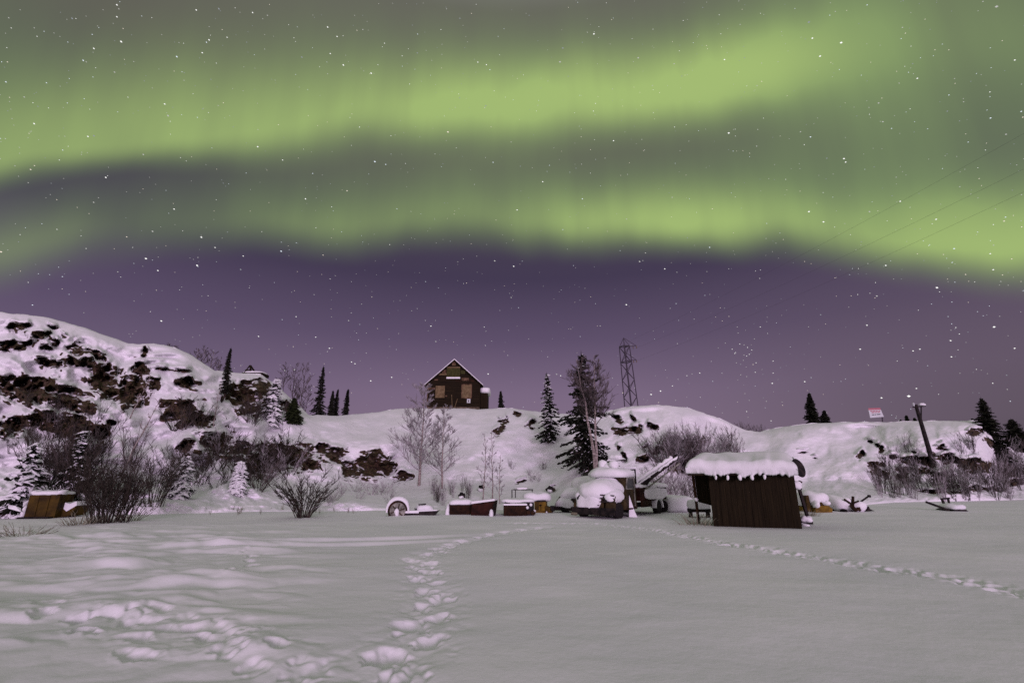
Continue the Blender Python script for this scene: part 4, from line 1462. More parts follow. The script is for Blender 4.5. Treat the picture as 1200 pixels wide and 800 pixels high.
# ------------------------------------------------------------------ old tow truck, buried in snow
def build_truck():
    O = on_field(703, 605.5)
    t = thing('tow_truck', 'snow-buried old tow truck with rounded bonnet in the middle of the scrap row', 'truck', O, R(-38))
    t.scale = (1.07, 1.07, 1.05)
    t.location.z -= .06
    # local: -y forward, +x the side seen at right in the picture
    # chassis
    MB().box((0, 2.7, .48), (.9, 6.0, .16)).obj('chassis', M['black'], t)
    MB().box((0, -.62, .36), (2.05, .14, .30)).obj('bumper', M['black'], t)
    MB().box((.0, -.52, .30), (1.5, .3, .2)).obj('tow_bar', M['rust'], t)
    MB().box((-.9, -.72, .22), (.30, .05, .12)).obj('plate', M['straw'], t)
    # radiator nose and bonnet
    g = MB()
    prof = [(-.52, .45), (-.56, .75), (-.50, 1.05), (-.36, 1.20), (.1, 1.30), (.95, 1.38), (.95, .45)]
    g.prism(prof, -.48, .48, 'X')
    g.obj('bonnet', M['olive'], t)
    gr = MB()
    for k in range(7):
        gr.box((0, -.60, .62 + k * .085), (.62, .05, .035))
    gr.obj('grille', M['black'], t)
    for s in (-1, 1):
        fd = MB()
        n = 10
        poly = [(.75, .42)]
        for k in range(n + 1):
            a = math.pi * (k / n)
            poly.append((.10 - .66 * -math.cos(a) * -1, .48 + .56 * math.sin(a)))
        # outer arch polygon minus wheel opening (a thick arch band)
        outer = [(.08 + .70 * math.cos(math.pi * k / n), .50 + .60 * math.sin(math.pi * k / n)) for k in range(n + 1)]
        inner = [(.08 + .46 * math.cos(math.pi * k / n), .40 + .52 * math.sin(math.pi * k / n)) for k in range(n + 1)]
        x0, x1 = (s * .62, s * .98)
        for k in range(n):
            q = [outer[k], outer[k + 1], inner[k + 1], inner[k]]
            fd.prism(q, min(x0, x1), max(x0, x1), 'X')
        fd.obj('fender', M['olive'], t)
        hl = MB().tube([(s * .66, -.42, .92), (s * .66, -.62, .92)], [.10, .13], 12).obj('headlight', M['black'], t)
        MB().tube([(s * .66, -.622, .92), (s * .66, -.64, .92)], [.11, .10], 12).obj('lens', M['glass'], hl)
        wheel(t, (s * .86, .08, .36), .37, .22)
        wheel(t, (s * .84, 4.55, .36), .37, .24)
        MB().box((s * .80, 1.25, .42), (.34, 1.3, .06)).obj('running_board', M['rust'], t)
    # cab
    cabp = [(.95, .45), (.95, 1.32), (1.18, 1.84), (1.40, 1.93), (2.10, 1.92), (2.30, 1.75), (2.34, .45)]
    cb = MB().prism(cabp, -.76, .76, 'X').obj('cab', M['olive'], t)
    MB().add([(-.62, .985, 1.36), (.62, .985, 1.36), (.58, 1.165, 1.78), (-.58, 1.165, 1.78), (-.62, 1.03, 1.36), (.62, 1.03, 1.36), (.58, 1.2, 1.78), (-.58, 1.2, 1.78)],
             [(0, 1, 2, 3), (7, 6, 5, 4), (0, 4, 5, 1), (1, 5, 6, 2), (2, 6, 7, 3), (3, 7, 4, 0)]).obj('windscreen', M['glass'], cb)
    for s in (-1, 1):
        d = MB().prism([(1.12, .52), (1.12, 1.28), (2.02, 1.28), (2.02, .52)], s * .765, s * .79, 'X').obj('door', M['olive'], t)
        MB().prism([(1.20, 1.26), (1.36, 1.72), (1.5, 1.80), (1.98, 1.80), (2.04, 1.68), (2.04, 1.26)], s * .764, s * .79, 'X').obj('window', M['glass'], d)
        fr = MB()
        for a, b in (((1.18, 1.3), (1.34, 1.8)), ((1.34, 1.8), (2.04, 1.8)), ((2.06, 1.8), (2.06, .5)), ((1.18, 1.3), (2.04, 1.3))):
            fr.bar((s * .80, a[0], a[1]), (s * .80, b[0], b[1]), .045)
        fr.obj('frame', M['hub'] if s > 0 else M['olive'], d)
        MB().box((s * .81, 1.95, 1.15), (.03, .14, .03)).obj('handle', M['black'], d)
    # bed
    bd = MB()
    bd.box((0, 4.1, .78), (1.8, 3.4, .12))
    bd.box((.88, 4.1, 1.08), (.06, 3.4, .56)).box((-.88, 4.1, 1.08), (.06, 3.4, .56))
    bd.box((0, 2.43, 1.08), (1.70, .06, .56)).box((0, 5.77, 1.08), (1.70, .06, .56))
    b = bd.obj('bed', M['rust_red'], t)
    MB().box((.90, 3.1, .58), (.1, 1.1, .3)).obj('tool_box', M['rust'], t)
    for s in (-1, 1):
        fr = MB()
        for k in range(8):
            a0, a1 = math.pi * k / 8, math.pi * (k + 1) / 8
            fr.prism([(4.55 + .52 * math.cos(a0), .34 + .52 * math.sin(a0)), (4.55 + .52 * math.cos(a1), .34 + .52 * math.sin(a1)),
                      (4.55 + .43 * math.cos(a1), .34 + .43 * math.sin(a1)), (4.55 + .43 * math.cos(a0), .34 + .43 * math.sin(a0))], s * .70, s * 1.0, 'X')
        fr.obj('rear_fender', M['snow'], t)
    # headache rack behind the cab with snow on its top bar
    rk = MB()
    for s in (-1, 1):
        rk.bar((s * .72, 2.45, .8), (s * .72, 2.45, 2.2), .06)
    rk.bar((-.75, 2.45, 2.2), (.75, 2.45, 2.2), .06)
    r_ = rk.obj('rack', M['black'], t)
    MB().blob((.0, 2.45, 2.29), (.80, .08, .09), (.5, .7), (18, 8), .02, 4).obj('snow', M['snow'], r_, smooth=True)
    # crane boom: two lattice beams rising backwards
    e0, e1 = Vector((.35, 2.75, 1.30)), Vector((2.0, 4.7, 2.85))
    bm = MB()
    for s in (-.28, .28):
        o_ = Vector((s, 0, 0))
        bm.bar(e0 + o_, e1 + o_ * .3, .10, .16)
    for k in range(1, 6):
        p = e0.lerp(e1, k / 6)
        bm.bar(p + Vector((-.25 * (1 - .1 * k), 0, 0)), p + Vector((.25 * (1 - .1 * k), 0, 0)), .05)
    bo = bm.obj('crane_boom', M['black'], t)
    MB().bar(e0 + Vector((.36, 0, -.28)), e1 + Vector((.2, -.1, -.30)), .06).obj('lower_rail', M['hub'], bo)
    MB().lathe([(.06, -.06), (.17, -.06), (.13, 0), (.17, .06), (.06, .06)], 16, 'X', tuple(e1)).obj('sheave', M['black'], bo)
    st = MB()
    st.bar((-.4, 2.75, .8), e0.lerp(e1, .45) + Vector((-.1, 0, 0)), .08).bar((.4, 3.1, .8), e0.lerp(e1, .45) + Vector((.1, 0, 0)), .08)
    st.obj('boom_strut', M['black'], t)
    sb = MB()
    for k in range(0):
        p = e0.lerp(e1, .04 + .066 * k)
        rr3 = (.13, .16, .12, .17, .19, .15, .12)[k % 7]
        sb.blob(tuple(p + Vector((-.10, 0, .10))), (rr3 * .9, rr3 * 1.1, rr3 * .62), (1, 1), (12, 8), .04, k + 4)
        sb.blob(tuple(p + Vector((.22 * (1 - .05 * k), 0, .08))), (.09, .12, .07), (1, 1), (10, 6), .02, k)
    rq = random.Random(9)
    for off, r0 in ((Vector((-.10, 0, .10)), .105), (Vector((.20, 0, .09)), .06)):
        pp = [e0.lerp(e1, .03 + .93 * k / 24) + off * (1 - .2 * k / 24) + Vector((rq.uniform(-.02, .02), 0, rq.uniform(-.02, .03))) for k in range(25)]
        sb.tube(pp, [r0 * (.35 if k in (0, 24) else rq.uniform(.75, 1.25)) for k in range(25)], 8)
    sb.obj('boom_snow', M['snow'], bo, smooth=True)
    # heavy snow on everything
    sn = MB()
    sn.blob((-.04, .32, 1.20), (.90, 1.12, .56), (.8, .95), (34, 18), .08, 1, flat=.35)      # over the bonnet
    for s in (-1, 1):
        sn.blob((s * .72, .05, .98), (.36, .66, .36), (.9, 1.0), (20, 12), .07, 6 + s)   # over the front fenders
    sn.blob((-.30, -.48, .86), (.66, .26, .56), (.9, 1.0), (20, 12), .08, 9)               # packed against the nose
    sn.blob((-.12, 1.62, 1.98), (1.04, .98, .33), (.65, .85), (30, 12), .06, 3, flat=.16)      # cab roof
    sn.blob((-.16, .98, 1.52), (.66, .30, .34), (.8, 1.0), (20, 10), .05, 12)               # lying at the windscreen
    sn.obj('body_snow', M['snow'], t, smooth=True)
    kn = MB()
    kn.blob((-.50, 1.5, 2.44), (.22, .22, .22), (.9, .9), (16, 10), .03, 2)
    kn.blob((.12, 1.4, 2.42), (.24, .22, .20), (.9, .9), (16, 10), .03, 5)
    kn.blob((-.2, 1.5, 2.36), (.30, .2, .16), (.7, .8), (16, 10), .03, 7)
    kn.obj('roof_lamp_snow', M['snow'], t, smooth=True)
    hat = MB().prism([(-.42, 2.62), (-.1, 2.88), (.12, 2.90), (.50, 2.70), (.30, 2.66)], 1.7, 2.0, 'Y')
    hat.blob((.0, 1.85, 2.80), (.36, .24, .13), (.8, .8), (16, 8), .03, 8)
    hat.obj('top_snow', M['snow'], t, smooth=False)
    MB().bar((-.5, 1.85, 2.64), (.5, 1.85, 2.64), .05).bar((0, 1.85, 2.6), (0, 1.85, 2.2), .06).obj('beacon_bar', M['black'], t)
    bs = MB()
    for k in range(3):
        bs.blob((.0 + .05 * k, 2.95 + 1.15 * k, 1.40), (.98, .70, .18 + .03 * (k % 2)), (.6, .8), (22, 10), .06, 20 + k, flat=.06)
    bs.blob((.93, 4.35, 1.06), (.07, 1.40, .27), (.35, .5), (22, 10), .03, 27)              # snow stuck to the bed side
    bs.obj('bed_snow', M['snow'], t, smooth=True)
    MB().blob((.95, 4.55, .84), (.18, .55, .10), (.7, .8), (16, 8), .03, 30).obj('fender_snow', M['snow'], t, smooth=True)
    # cone of snow against the door
    c = MB()
    c.add([(.82, 1.25, .02), (1.18, 1.45, -.05), (.86, 2.0, .0), (.80, 1.45, 1.02), (.86, 1.6, .45), (1.0, 1.45, .35)], [(0, 1, 5), (1, 2, 4), (1, 4, 5), (5, 4, 3), (0, 5, 3), (2, 3, 4), (0, 3, 2), (0, 2, 1)])
    c.obj('door_snow', M['snow'], t, smooth=False)
    # three dark bars showing through the snow at the right headlight
    for k in range(3):
        MB().bar((.42, -.66 + .0 * k, 1.06 - .14 * k), (1.02, -.50, 1.03 - .14 * k), .05).obj('grille_bar', M['black'], t)
    return t


build_truck()


def build_car():
    O = on_field(676, 600)
    t = thing('old_car', 'old car almost wholly drowned in snow, left of the tow truck', 'car', O, R(-33))
    t.scale = (1.1, 1.1, 1.1)
    t.location.z -= .10
    MB().prism([(-.7, .3), (-.75, .65), (-.3, .9), (.9, 1.0), (1.5, 1.5), (2.8, 1.5), (3.4, 1.0), (4.0, .9), (4.0, .3)], -.74, .74, 'X').obj('body', M['rust'], t)
    MB().box((0, -.80, .28), (1.6, .12, .18)).obj('bumper', M['black'], t)
    MB().box((.28, -.74, .66), (.36, .14, .20)).obj('headlight', M['black'], t)
    for s in (-1, 1):
        for y in (.1, 3.2):
            wheel(t, (s * .70, y, .30), .33, .2)
    sn = MB()
    sn.blob((0, .35, .88), (.88, 1.12, .36), (.7, .9), (26, 14), .08, 3, flat=.5)
    sn.blob((-.15, -.55, .50), (.72, .35, .30), (.8, .9), (20, 12), .08, 5)
    sn.blob((0, 1.6, 1.36), (.84, .9, .46), (.7, .8), (26, 14), .06, 6)
    sn.blob((0, 2.6, 1.55), (.84, 1.0, .36), (.7, .8), (26, 14), .06, 8)
    sn.blob((0, 3.8, 1.1), (.84, .8, .34), (.7, .8), (20, 12), .06, 9)
    sn.obj('snow_cover', M['snow'], t, smooth=True)


build_car()


def build_trailer():
    O = on_field(797, 599)
    t = thing('trailer', 'snow-covered rounded trailer body behind the rear of the tow truck', 'trailer', O, R(-12))
    s = px_size(O)
    MB().prism([(-16 * s, .35), (-14 * s, 14 * s), (9 * s, 14 * s), (15 * s, .35)], 0, 2.2).obj('body', M['rust'], t)
    MB().blob((-.5 * s, .9, 8.5 * s), (17.5 * s, 1.35, 10 * s), (.45, .55), (30, 16), .05, 3).obj('snow_cover', M['snow'], t, smooth=True)
    for x in (-20 * s, ):
        wheel(t, (x, -.25, 7 * s), 7 * s, .22, 'Y')
    wheel(t, (10 * s, 2.0, 6 * s), 6 * s, .22, 'Y')
    MB().bar((-16 * s, .1, .4), (-24 * s, -.1, .3), .1).obj('drawbar', M['black'], t)


build_trailer()


# ------------------------------------------------------------------ rusty bins, yellow machine, scrap wheel
def build_bins():
    O = on_field(540, 603)
    s = px_size(O)
    t = thing('ore_bin', 'rusty low steel bin under snow, left of the two bins standing end to end', 'bin', O, R(3))
    w_ = 27 * s
    MB().prism([(-w_ / 2, 0), (w_ / 2, 0), (w_ / 2, 12.5 * s), (-w_ / 2, 12.5 * s)], 0, 1.2).obj('body', M['rust'], t)
    fr = MB()
    for x in (-w_ / 2 + .03, 0, w_ / 2 - .03):
        fr.box((x, -.02, 6.2 * s), (.06, .05, 12 * s))
    fr.obj('rib', M['rust'], t)
    MB().blob((-.2 * s, .6, 13 * s), (w_ / 2 + 1.5 * s, .75, 4 * s), (.35, .6), (26, 12), .04, 3, flat=2.0 * s).obj('snow_cover', M['snow'], t, smooth=True)
    MB().blob((-w_ / 2 - 2 * s, .5, 3 * s), (4 * s, .6, 9 * s), (.8, .8), (18, 12), .05, 4).obj('side_snow', M['snow'], t, smooth=True)
    O2 = on_field(565, 604)
    t2 = thing('ore_bin', 'rusty steel bin tilted up to the right beside the low rusty bin', 'bin', O2, R(-6))
    MB().prism([(-13 * s, 0), (12 * s, 0), (14 * s, 16 * s), (-12 * s, 12.5 * s)], 0, 1.2).obj('body', M['rust_red'], t2)
    MB().prism([(-13 * s, 12.6 * s), (14.5 * s, 16.2 * s), (14.2 * s, 18.2 * s), (-12 * s, 15.4 * s)], -.05, 1.25).obj('snow_cover', M['snow'], t2)
    for z in (5 * s, 11 * s):
        MB().tube([(12.6 * s + z * .06, -.06, z - 1.4 * s), (14.5 * s + z * .06, -.1, z), (12.6 * s + z * .06, -.06, z + 1.4 * s)], .045, 6).obj('handle', M['black'], t2)
    MB().box((13.4 * s, .2, 3 * s), (1.6 * s, .4, 6 * s)).obj('end_plate', M['black'], t2)
    MB().blob((11 * s, -.12, 1.5 * s), (2.6 * s, .16, 5.5 * s), (1, .9), (14, 10), .03, 8).obj('snow_drift', M['snow'], t2, smooth=True)
    # third bin
    O3 = on_field(609, 604)
    t3 = thing('ore_bin', 'dark square rusty bin directly left of the yellow machine', 'bin', O3, R(2))
    MB().prism([(-18 * s, 0), (8 * s, 0), (8 * s, 11.5 * s), (-18 * s, 11.5 * s)], 0, 1.3).obj('body', M['rust'], t3)
    MB().box((-5 * s, -.03, 12.3 * s), (27 * s, .1, 1.7 * s)).obj('rim_snow', M['snow'], t3)
    MB().box((-14 * s, .0, 14.3 * s), (6 * s, .2, 1.6 * s)).obj('bracket', M['black'], t3)
    MB().blob((-2 * s, .65, 16 * s), (19 * s, .8, 2.6 * s), (.4, .6), (26, 10), .04, 4).obj('snow_cover', M['snow'], t3, smooth=True)
    eng = MB().box((12.5 * s, .3, 7.5 * s), (8 * s, .6, 13 * s)).obj('gear_case', M['black'], t3)
    for (x, z, r) in ((10 * s, 4 * s, 2.2 * s), (15.5 * s, 3.5 * s, 2.6 * s)):
        MB().lathe([(r * .4, -.12), (r, -.12), (r, .0), (r * .4, .0)], 14, 'Y', (x, -.0, z)).obj('pulley', M['rust'], eng)
    for (x, z) in ((9 * s, 9 * s), (13 * s, 12 * s), (17 * s, 5 * s)):
        MB().blob((x, -.03, z), (1.3 * s, .08, 1.3 * s), (1, 1), (10, 8), .02, 2).obj('snow_clump', M['snow'], eng, smooth=True)
    # yellow machine
    O4 = on_field(634, 601)
    t4 = thing('yellow_machine', 'yellow engine block of an old machine under snow between bins and car', 'machine', O4, R(-8))
    MB().prism([(-8 * s, 0), (6 * s, 0), (6 * s, 14 * s), (-8 * s, 14 * s)], 0, 1.3).obj('body', M['yellow'], t4)
    MB().box((-4.5 * s, -.04, 8 * s), (4 * s, .08, 9 * s)).obj('panel', M['dark_yellow'], t4)
    MB().box((2.6 * s, -.05, 6 * s), (4.5 * s, .1, 7 * s)).obj('cover', M['yellow'], t4)
    MB().prism([(5 * s, .5 * s), (14 * s, .5 * s), (12 * s, 6 * s), (5 * s, 8 * s)], -.05, .8).obj('front_end', M['dark_yellow'], t4)
    MB().box((14 * s, .2, 5 * s), (5 * s, .5, 6 * s)).obj('winch', M['black'], t4)
    MB().bar((-8 * s, -.03, 13.9 * s), (6.5 * s, -.03, 13.9 * s), .08).obj('edge_rail', M['black'], t4)
    MB().blob((-6 * s, .8, 18 * s), (17 * s, 1.0, 5.2 * s), (.45, .6), (30, 12), .07, 6).obj('snow_cover', M['snow'], t4, smooth=True)
    MB().blob((7 * s, .2, 1 * s), (2 * s, .3, 1.8 * s), (1, 1), (10, 8), .02, 2).obj('snow_clump', M['snow'], t4, smooth=True)
    MB().lathe([(.02, -.02), (1.2 * s, -.02), (1.0 * s, .02)], 12, 'Y', (0, -.11, 9 * s)).obj('gauge', M['rust'], t4)
    # handrail behind
    O5 = on_field(612, 600)
    O5.y += 2
    O5 = Vector((O5.x * 1.07, O5.y, 0))
    t5 = thing('pipe_frame', 'bent dark pipe frame standing in the snow above the square rusty bin', 'frame', O5)
    zt = pt(612, 573.5, O5.y).z
    k5 = px_size(O5)
    MB().tube([(-12 * k5, 0, zt - .55), (-12 * k5, 0, zt), (-9 * k5, 0, zt)], .035, 6).obj('bent_leg', M['black'], t5)
    MB().bar((-9.5 * k5, 0, zt), (13 * k5, 0, zt), .06).obj('rail', M['black'], t5)
    MB().blob((0, 0, zt + .07), (7 * k5, .06, .07), (.7, .8), (14, 8), .02, 1).obj('snow_cap', M['snow'], t5, smooth=True)
    for x in (-8 * k5, 12 * k5):
        MB().bar((x, 0, zt), (x, .1, 0), .05).obj('leg', M['black'], t5)
    # scrap bits up the slope
    for (px, py, lab, sd) in ((541, 583, 'dark stump-like scrap head with snow on it above the left rusty bin', 1), (563, 575, 'small dark scrap fragment lying above the tilted rusty bin', 2),
                              (644, 576, 'twisted dark machine fragment on the snow mound right of the pipe frame', 3)):
        P = on_hill(px, py)
        r = px_size(P)
        rr_ = random.Random(sd)
        q = thing('scrap_iron', lab, 'scrap', P)
        b = MB()
        for k in range(4):
            b.bar((rr_.uniform(-4, 0) * r, 0, rr_.uniform(-1, 2) * r), (rr_.uniform(0, 5) * r, rr_.uniform(-.2, .2), rr_.uniform(1, 6) * r), rr_.uniform(.12, .3))
        b.obj('bars', M['black'], q)
        MB().blob((0, -.15, 1 * r), (2.6 * r, .3, 1.5 * r), (.8, .8), (14, 8), .06, sd).obj('snow_cap', M['snow'], q, smooth=True)


build_bins()


def build_wheel():
    O = on_field(466, 604)
    s = px_size(O)
    t = thing('iron_flywheel', 'big half-buried iron wheel arched over with snow at the left end of the scrap row', 'flywheel', O, R(6))
    r = 11.5 * s
    c = (0, .1, 5.5 * s)
    MB().lathe([(r * .80, -.22), (r, -.22), (r, .22), (r * .80, .22)], 36, 'Y', c).obj('tyre', M['rust'], t)
    # lathe caps close the ring, so the disc is set proud of it
    hubd = MB().lathe([(.05, -.26), (r * .76, -.27), (r * .80, -.235), (r * .80, -.1)], 32, 'Y', c).obj('disc', M['hub'], t)
    sp = MB()
    for k in range(6):
        a = k * math.pi / 3 + .3
        sp.bar((c[0] + math.cos(a) * r * .2, -.19, c[2] + math.sin(a) * r * .2), (c[0] + math.cos(a) * r * .7, -.19, c[2] + math.sin(a) * r * .7), .05)
    sp.obj('spokes', M['olive'], hubd)
    MB().blob((-.5 * s, -.26, 3.5 * s), (2.2 * s, .14, 4.5 * s), (.9, .9), (14, 10), .04, 2).obj('hub_snow', M['snow'], t, smooth=True)
    ar = MB()
    n = 14
    prev = None
    V = []
    rs2 = random.Random(2)
    for k in range(n + 1):
        a = R(-12) + (math.pi + R(20)) * k / n
        th = (2.0 + 3.0 * math.sin(min(max((a) / math.pi, 0), 1) * math.pi)) * s * rs2.uniform(.92, 1.08)
        for yy, rr2 in ((-.30, r + .01), (-.26, r + th * .8), (0, r + th), (.4, r + th * .8), (.5, r)):
            V.append((c[0] + math.cos(a) * rr2, yy, c[2] + math.sin(a) * rr2))
    fs = [(k * 5 + j, k * 5 + (j + 1) % 5, (k + 1) * 5 + (j + 1) % 5, (k + 1) * 5 + j) for k in range(n) for j in range(5)]
    ar.add(V, fs).obj('arch_snow', M['snow'], t, smooth=True)
    O2 = on_field(487, 604)
    t2 = thing('sled_runner', 'low dark sled runner with snow on top right of the half-buried iron wheel', 'sled', O2, R(2))
    MB().prism([(-18 * s, .3 * s), (8 * s, 0), (22 * s, .2 * s), (26 * s, 4.8 * s), (4 * s, 3.6 * s), (4 * s, 2 * s), (-20 * s, 2.2 * s)], -.1, .9).obj('runner', M['black'], t2)
    MB().prism([(-19 * s, 2.3 * s), (3.8 * s, 2.3 * s), (3.8 * s, 4 * s), (26 * s, 5 * s), (24 * s, 6.2 * s), (-4 * s, 5 * s), (-18 * s, 4.2 * s)], -.08, .92).obj('snow_cover', M['snow'], t2)
    MB().blob((8 * s, .7, 7 * s), (11 * s, .6, 4.5 * s), (.8, .8), (20, 10), .08, 3).obj('snow_heap', M['snow'], t2, smooth=True)
    for x, z, l in ((-2, 6, 5), (2, 11.5, 9)):
        MB().bar((x * s, .2, z * s), ((x + l) * s, .2, (z + .6) * s), .06).obj('bar', M['black'], t2)
    # heap behind the wheel
    O3 = on_field(448, 602)


build_wheel()


# ------------------------------------------------------------------ shed at the right
def build_shed():
    YB = 19.6
    O = on_field(886, 616.5)
    t = thing('wooden_shed', 'brown windowless plank shed with thick snow roof, leaning slightly, in front of the right slope', 'shed', Vector((O.x, O.y, 0)), R(-28))
    s0 = px_size(O)
    s = s0 * .895
    x0, x1 = -52 * s, 52.5 * s
    W = x1 - x0
    H = 59 * s0
    # front wall of vertical planks
    wl_ = MB()
    n = 15
    rr_ = random.Random(4)
    edges_ = [x0 + (x1 - x0) * (k + (rr_.uniform(-.28, .28) if 0 < k < n else 0)) / n for k in range(n + 1)]
    for k in range(n):
        a = edges_[k]
        b = edges_[k + 1] - rr_.uniform(.003, .012)
        dz_ = rr_.uniform(-.03, .03)
        wl_.prism([(a, -.35), (b, -.35), (b, H + dz_ * .3), (a, H + dz_ * .3)], -rr_.uniform(0, .03), .05)
    wl_.obj('wall', M['dark_wood'], t)
    D = 2.3
    for xx in (x0, x1 - .05):
        MB().prism([(0.055, -.3), (D, -.3), (D, H + .55), (.055, H + .02)], xx, xx + .05, 'X').obj('wall', M['dark_wood'], t)
    MB().box(((x0 + x1) / 2, D, H / 2 + .1), (W, .05, H + .7)).obj('wall', M['dark_wood'], t)
    # roof deck reaching left over the open bay
    xl = -79 * s
    rf = MB().prism([(-.32, H - .04), (D + .2, H + .62), (D + .2, H + .70), (-.32, H + .03)], xl + 1.2 * s, x1 + .10, 'X').obj('roof', M['dark_wood'], t)
    # rafter ends with snow on them
    for k in range(5):
        x = (-41 + 14.8 * k) * s
        r_ = MB().prism([(-.44, H - .22), (-.44, H - .10), (.0, H - .02), (.0, H - .14)], x - .035, x + .035, 'X').obj('rafter', M['black'], t)
        MB().blob((x + .01, -.44, H - .12), (.055, .06, .10), (.9, .9), (10, 8), .02, k).obj('snow_cap', M['snow'], r_, smooth=True)
    # roof snow: lofted across the roof, lip hanging over the eave
    nx, ny = 170, 30
    V = []
    for i in range(nx + 1):
        u = i / nx
        x = xl + (x1 + .14 - xl) * u
        lip = H + .01 + .06 * vn1(u * 5, 13) + .04 * vn1(u * 15, 3) + (.16 * math.exp(-((u - .05) / .10) ** 2))
        rnd = 1 - (abs(2 * u - 1) ** 14)
        for j in range(ny + 1):
            v = j / ny
            # closed profile: from under the lip, up the rounded front, over the top to the back edge
            if v < .18:
                k = v / .18
                y = -.40 - .10 * math.sin(k * math.pi * .5)
                z = lip + k * .20
            elif v < .42:
                k = (v - .18) / .24
                y = -.50 + .34 * (1 - math.cos(k * math.pi / 2))
                z = lip + .20 + .32 * math.sin(k * math.pi / 2)
            else:
                k = (v - .42) / .58
                y = -.16 + (D + .42) * k
                z = lip * (1 - k) + (H) * k + .52 + .50 * k - .40 * max(0, (k - .88) / .12) ** 2
            fl = .05 * math.exp(-((v - .2) / .15) ** 2) * vn1(u * 13, 9)
            z += .035 * vn1(u * 9 + v * 3, 5) + fl
            y += .035 * vn1(u * 9, 12) * (1 - v)
            z -= (.09 * max(0, vn1(u * 37, 23) + .2) + .05 * abs(vn1(u * 75, 29))) * max(0, 1 - v / .12)
            zz = z if v < .18 else lip + (z - lip) * (0.55 + .45 * rnd)
            V.append((x, y, zz))
    fs = [(i * (ny + 1) + j, (i + 1) * (ny + 1) + j, (i + 1) * (ny + 1) + j + 1, i * (ny + 1) + j + 1) for i in range(nx) for j in range(ny)]
    b0 = len(V)
    for i in range(nx + 1):
        u = i / nx
        x = xl + (x1 + .14 - xl) * u
        V += [(x, -.34, H + .032), (x, D + .25, H + .72)]
    for i in range(nx):
        a, b = b0 + 2 * i, b0 + 2 * i + 2
        fs.append((a, a + 1, b + 1, b))
        fs.append((i * (ny + 1), a, b, (i + 1) * (ny + 1)))
        fs.append((i * (ny + 1) + ny, (i + 1) * (ny + 1) + ny, b + 1, a + 1))
    for i in (0, nx):
        fs.append(tuple(i * (ny + 1) + j for j in range(ny + 1)) + (b0 + 2 * i + 1, b0 + 2 * i))
    MB().add(V, fs).obj('roof_snow', M['snow'], rf, smooth=True)
    # round dark lid hung at the right gable end
    dsk = MB().lathe([(.05, -.04), (.40, -.04), (.44, 0), (.40, .04), (.05, .04)], 24, 'X').obj('gable_lid', M['black'], t)
    dsk.location = (x1 + .20, .30, H + .22)
    dsk.rotation_euler = (R(10), R(-14), R(-62))
    dsk.scale = (1, .5, .82)
    # left bay wall, hung above the ground, set back
    MB().prism([(xl + 4 * s, 28 * s), (x0, 22 * s), (x0, H + .3), (xl + 3 * s, H + .3)], 1.15, 1.21).obj('bay_wall', M['dark_wood'], t)
    MB().bar((xl + 4 * s, .9, -.1), (xl + 2 * s, .9, H + .2), .10).obj('post', M['rust'], t)
    MB().blob((xl + 4.5 * s, .85, 42 * s * .75), (2.4 * s, .1, 2.2 * s), (.8, .8), (10, 8), .03, 3).obj('post_snow', M['snow'], t, smooth=True)
    # things beside it
    Pb = on_field(820, 605)
    b = thing('bench', 'low dark plank bench with thick snow under the open bay left of the shed', 'bench', Pb, R(-3))
    k = px_size(Pb)
    MB().box((2 * k, .3, 8 * k), (24 * k, .5, 4 * k)).obj('seat', M['black'], b)
    for x in (-8 * k, 12 * k):
        MB().box((x, .3, 3 * k), (2 * k, .4, 7 * k)).obj('leg', M['black'], b)
    MB().blob((2 * k, .3, 14.5 * k), (12.5 * k, .34, 5.5 * k), (.35, .45), (26, 12), .02, 3).obj('snow_cover', M['snow'], b, smooth=True)
    # bracket frame at the right
    Pf = on_field(945, 614)
    f = thing('iron_stand', 'dark iron stand with snow-topped arm touching the right side of the shed', 'stand', Pf)
    k = px_size(Pf)
    MB().bar((3.5 * k, 0, 4 * k), (-2 * k, 0, 41 * k), .10).obj('upright', M['black'], f)
    MB().bar((-13 * k, .0, 41 * k), (1 * k, .0, 41 * k), .07).obj('arm', M['black'], f)
    MB().bar((-10 * k, .05, 3.5 * k), (8 * k, .05, 3 * k), .12).obj('foot', M['black'], f)
    MB().bar((1 * k, 0, 0), (1 * k, 0, 6 * k), .1).obj('stub', M['black'], f)
    for c_, r_ in (((-6.5 * k, 0, 45 * k), (8.5 * k, .22, 4.6 * k)), ((1.0 * k, .0, 7 * k), (7 * k, .22, 3.2 * k)), ((-4 * k, -.1, .5 * k), (4 * k, .22, 1.6 * k))):
        MB().blob(c_, r_, (.7, .8), (20, 10), .05, 5).obj('snow_cap', M['snow'], f, smooth=True)
    MB().box((1 * k, .05, 48.5 * k), (3.4 * k, .12, 3.4 * k), Matrix.Rotation(.5, 3, 'Y')).obj('bracket', M['rust'], f)


def vn1(x, seed):
    return float(vnoise(np.array([x]), np.array([seed * 7.3]), seed)[0]) * 2


build_shed()


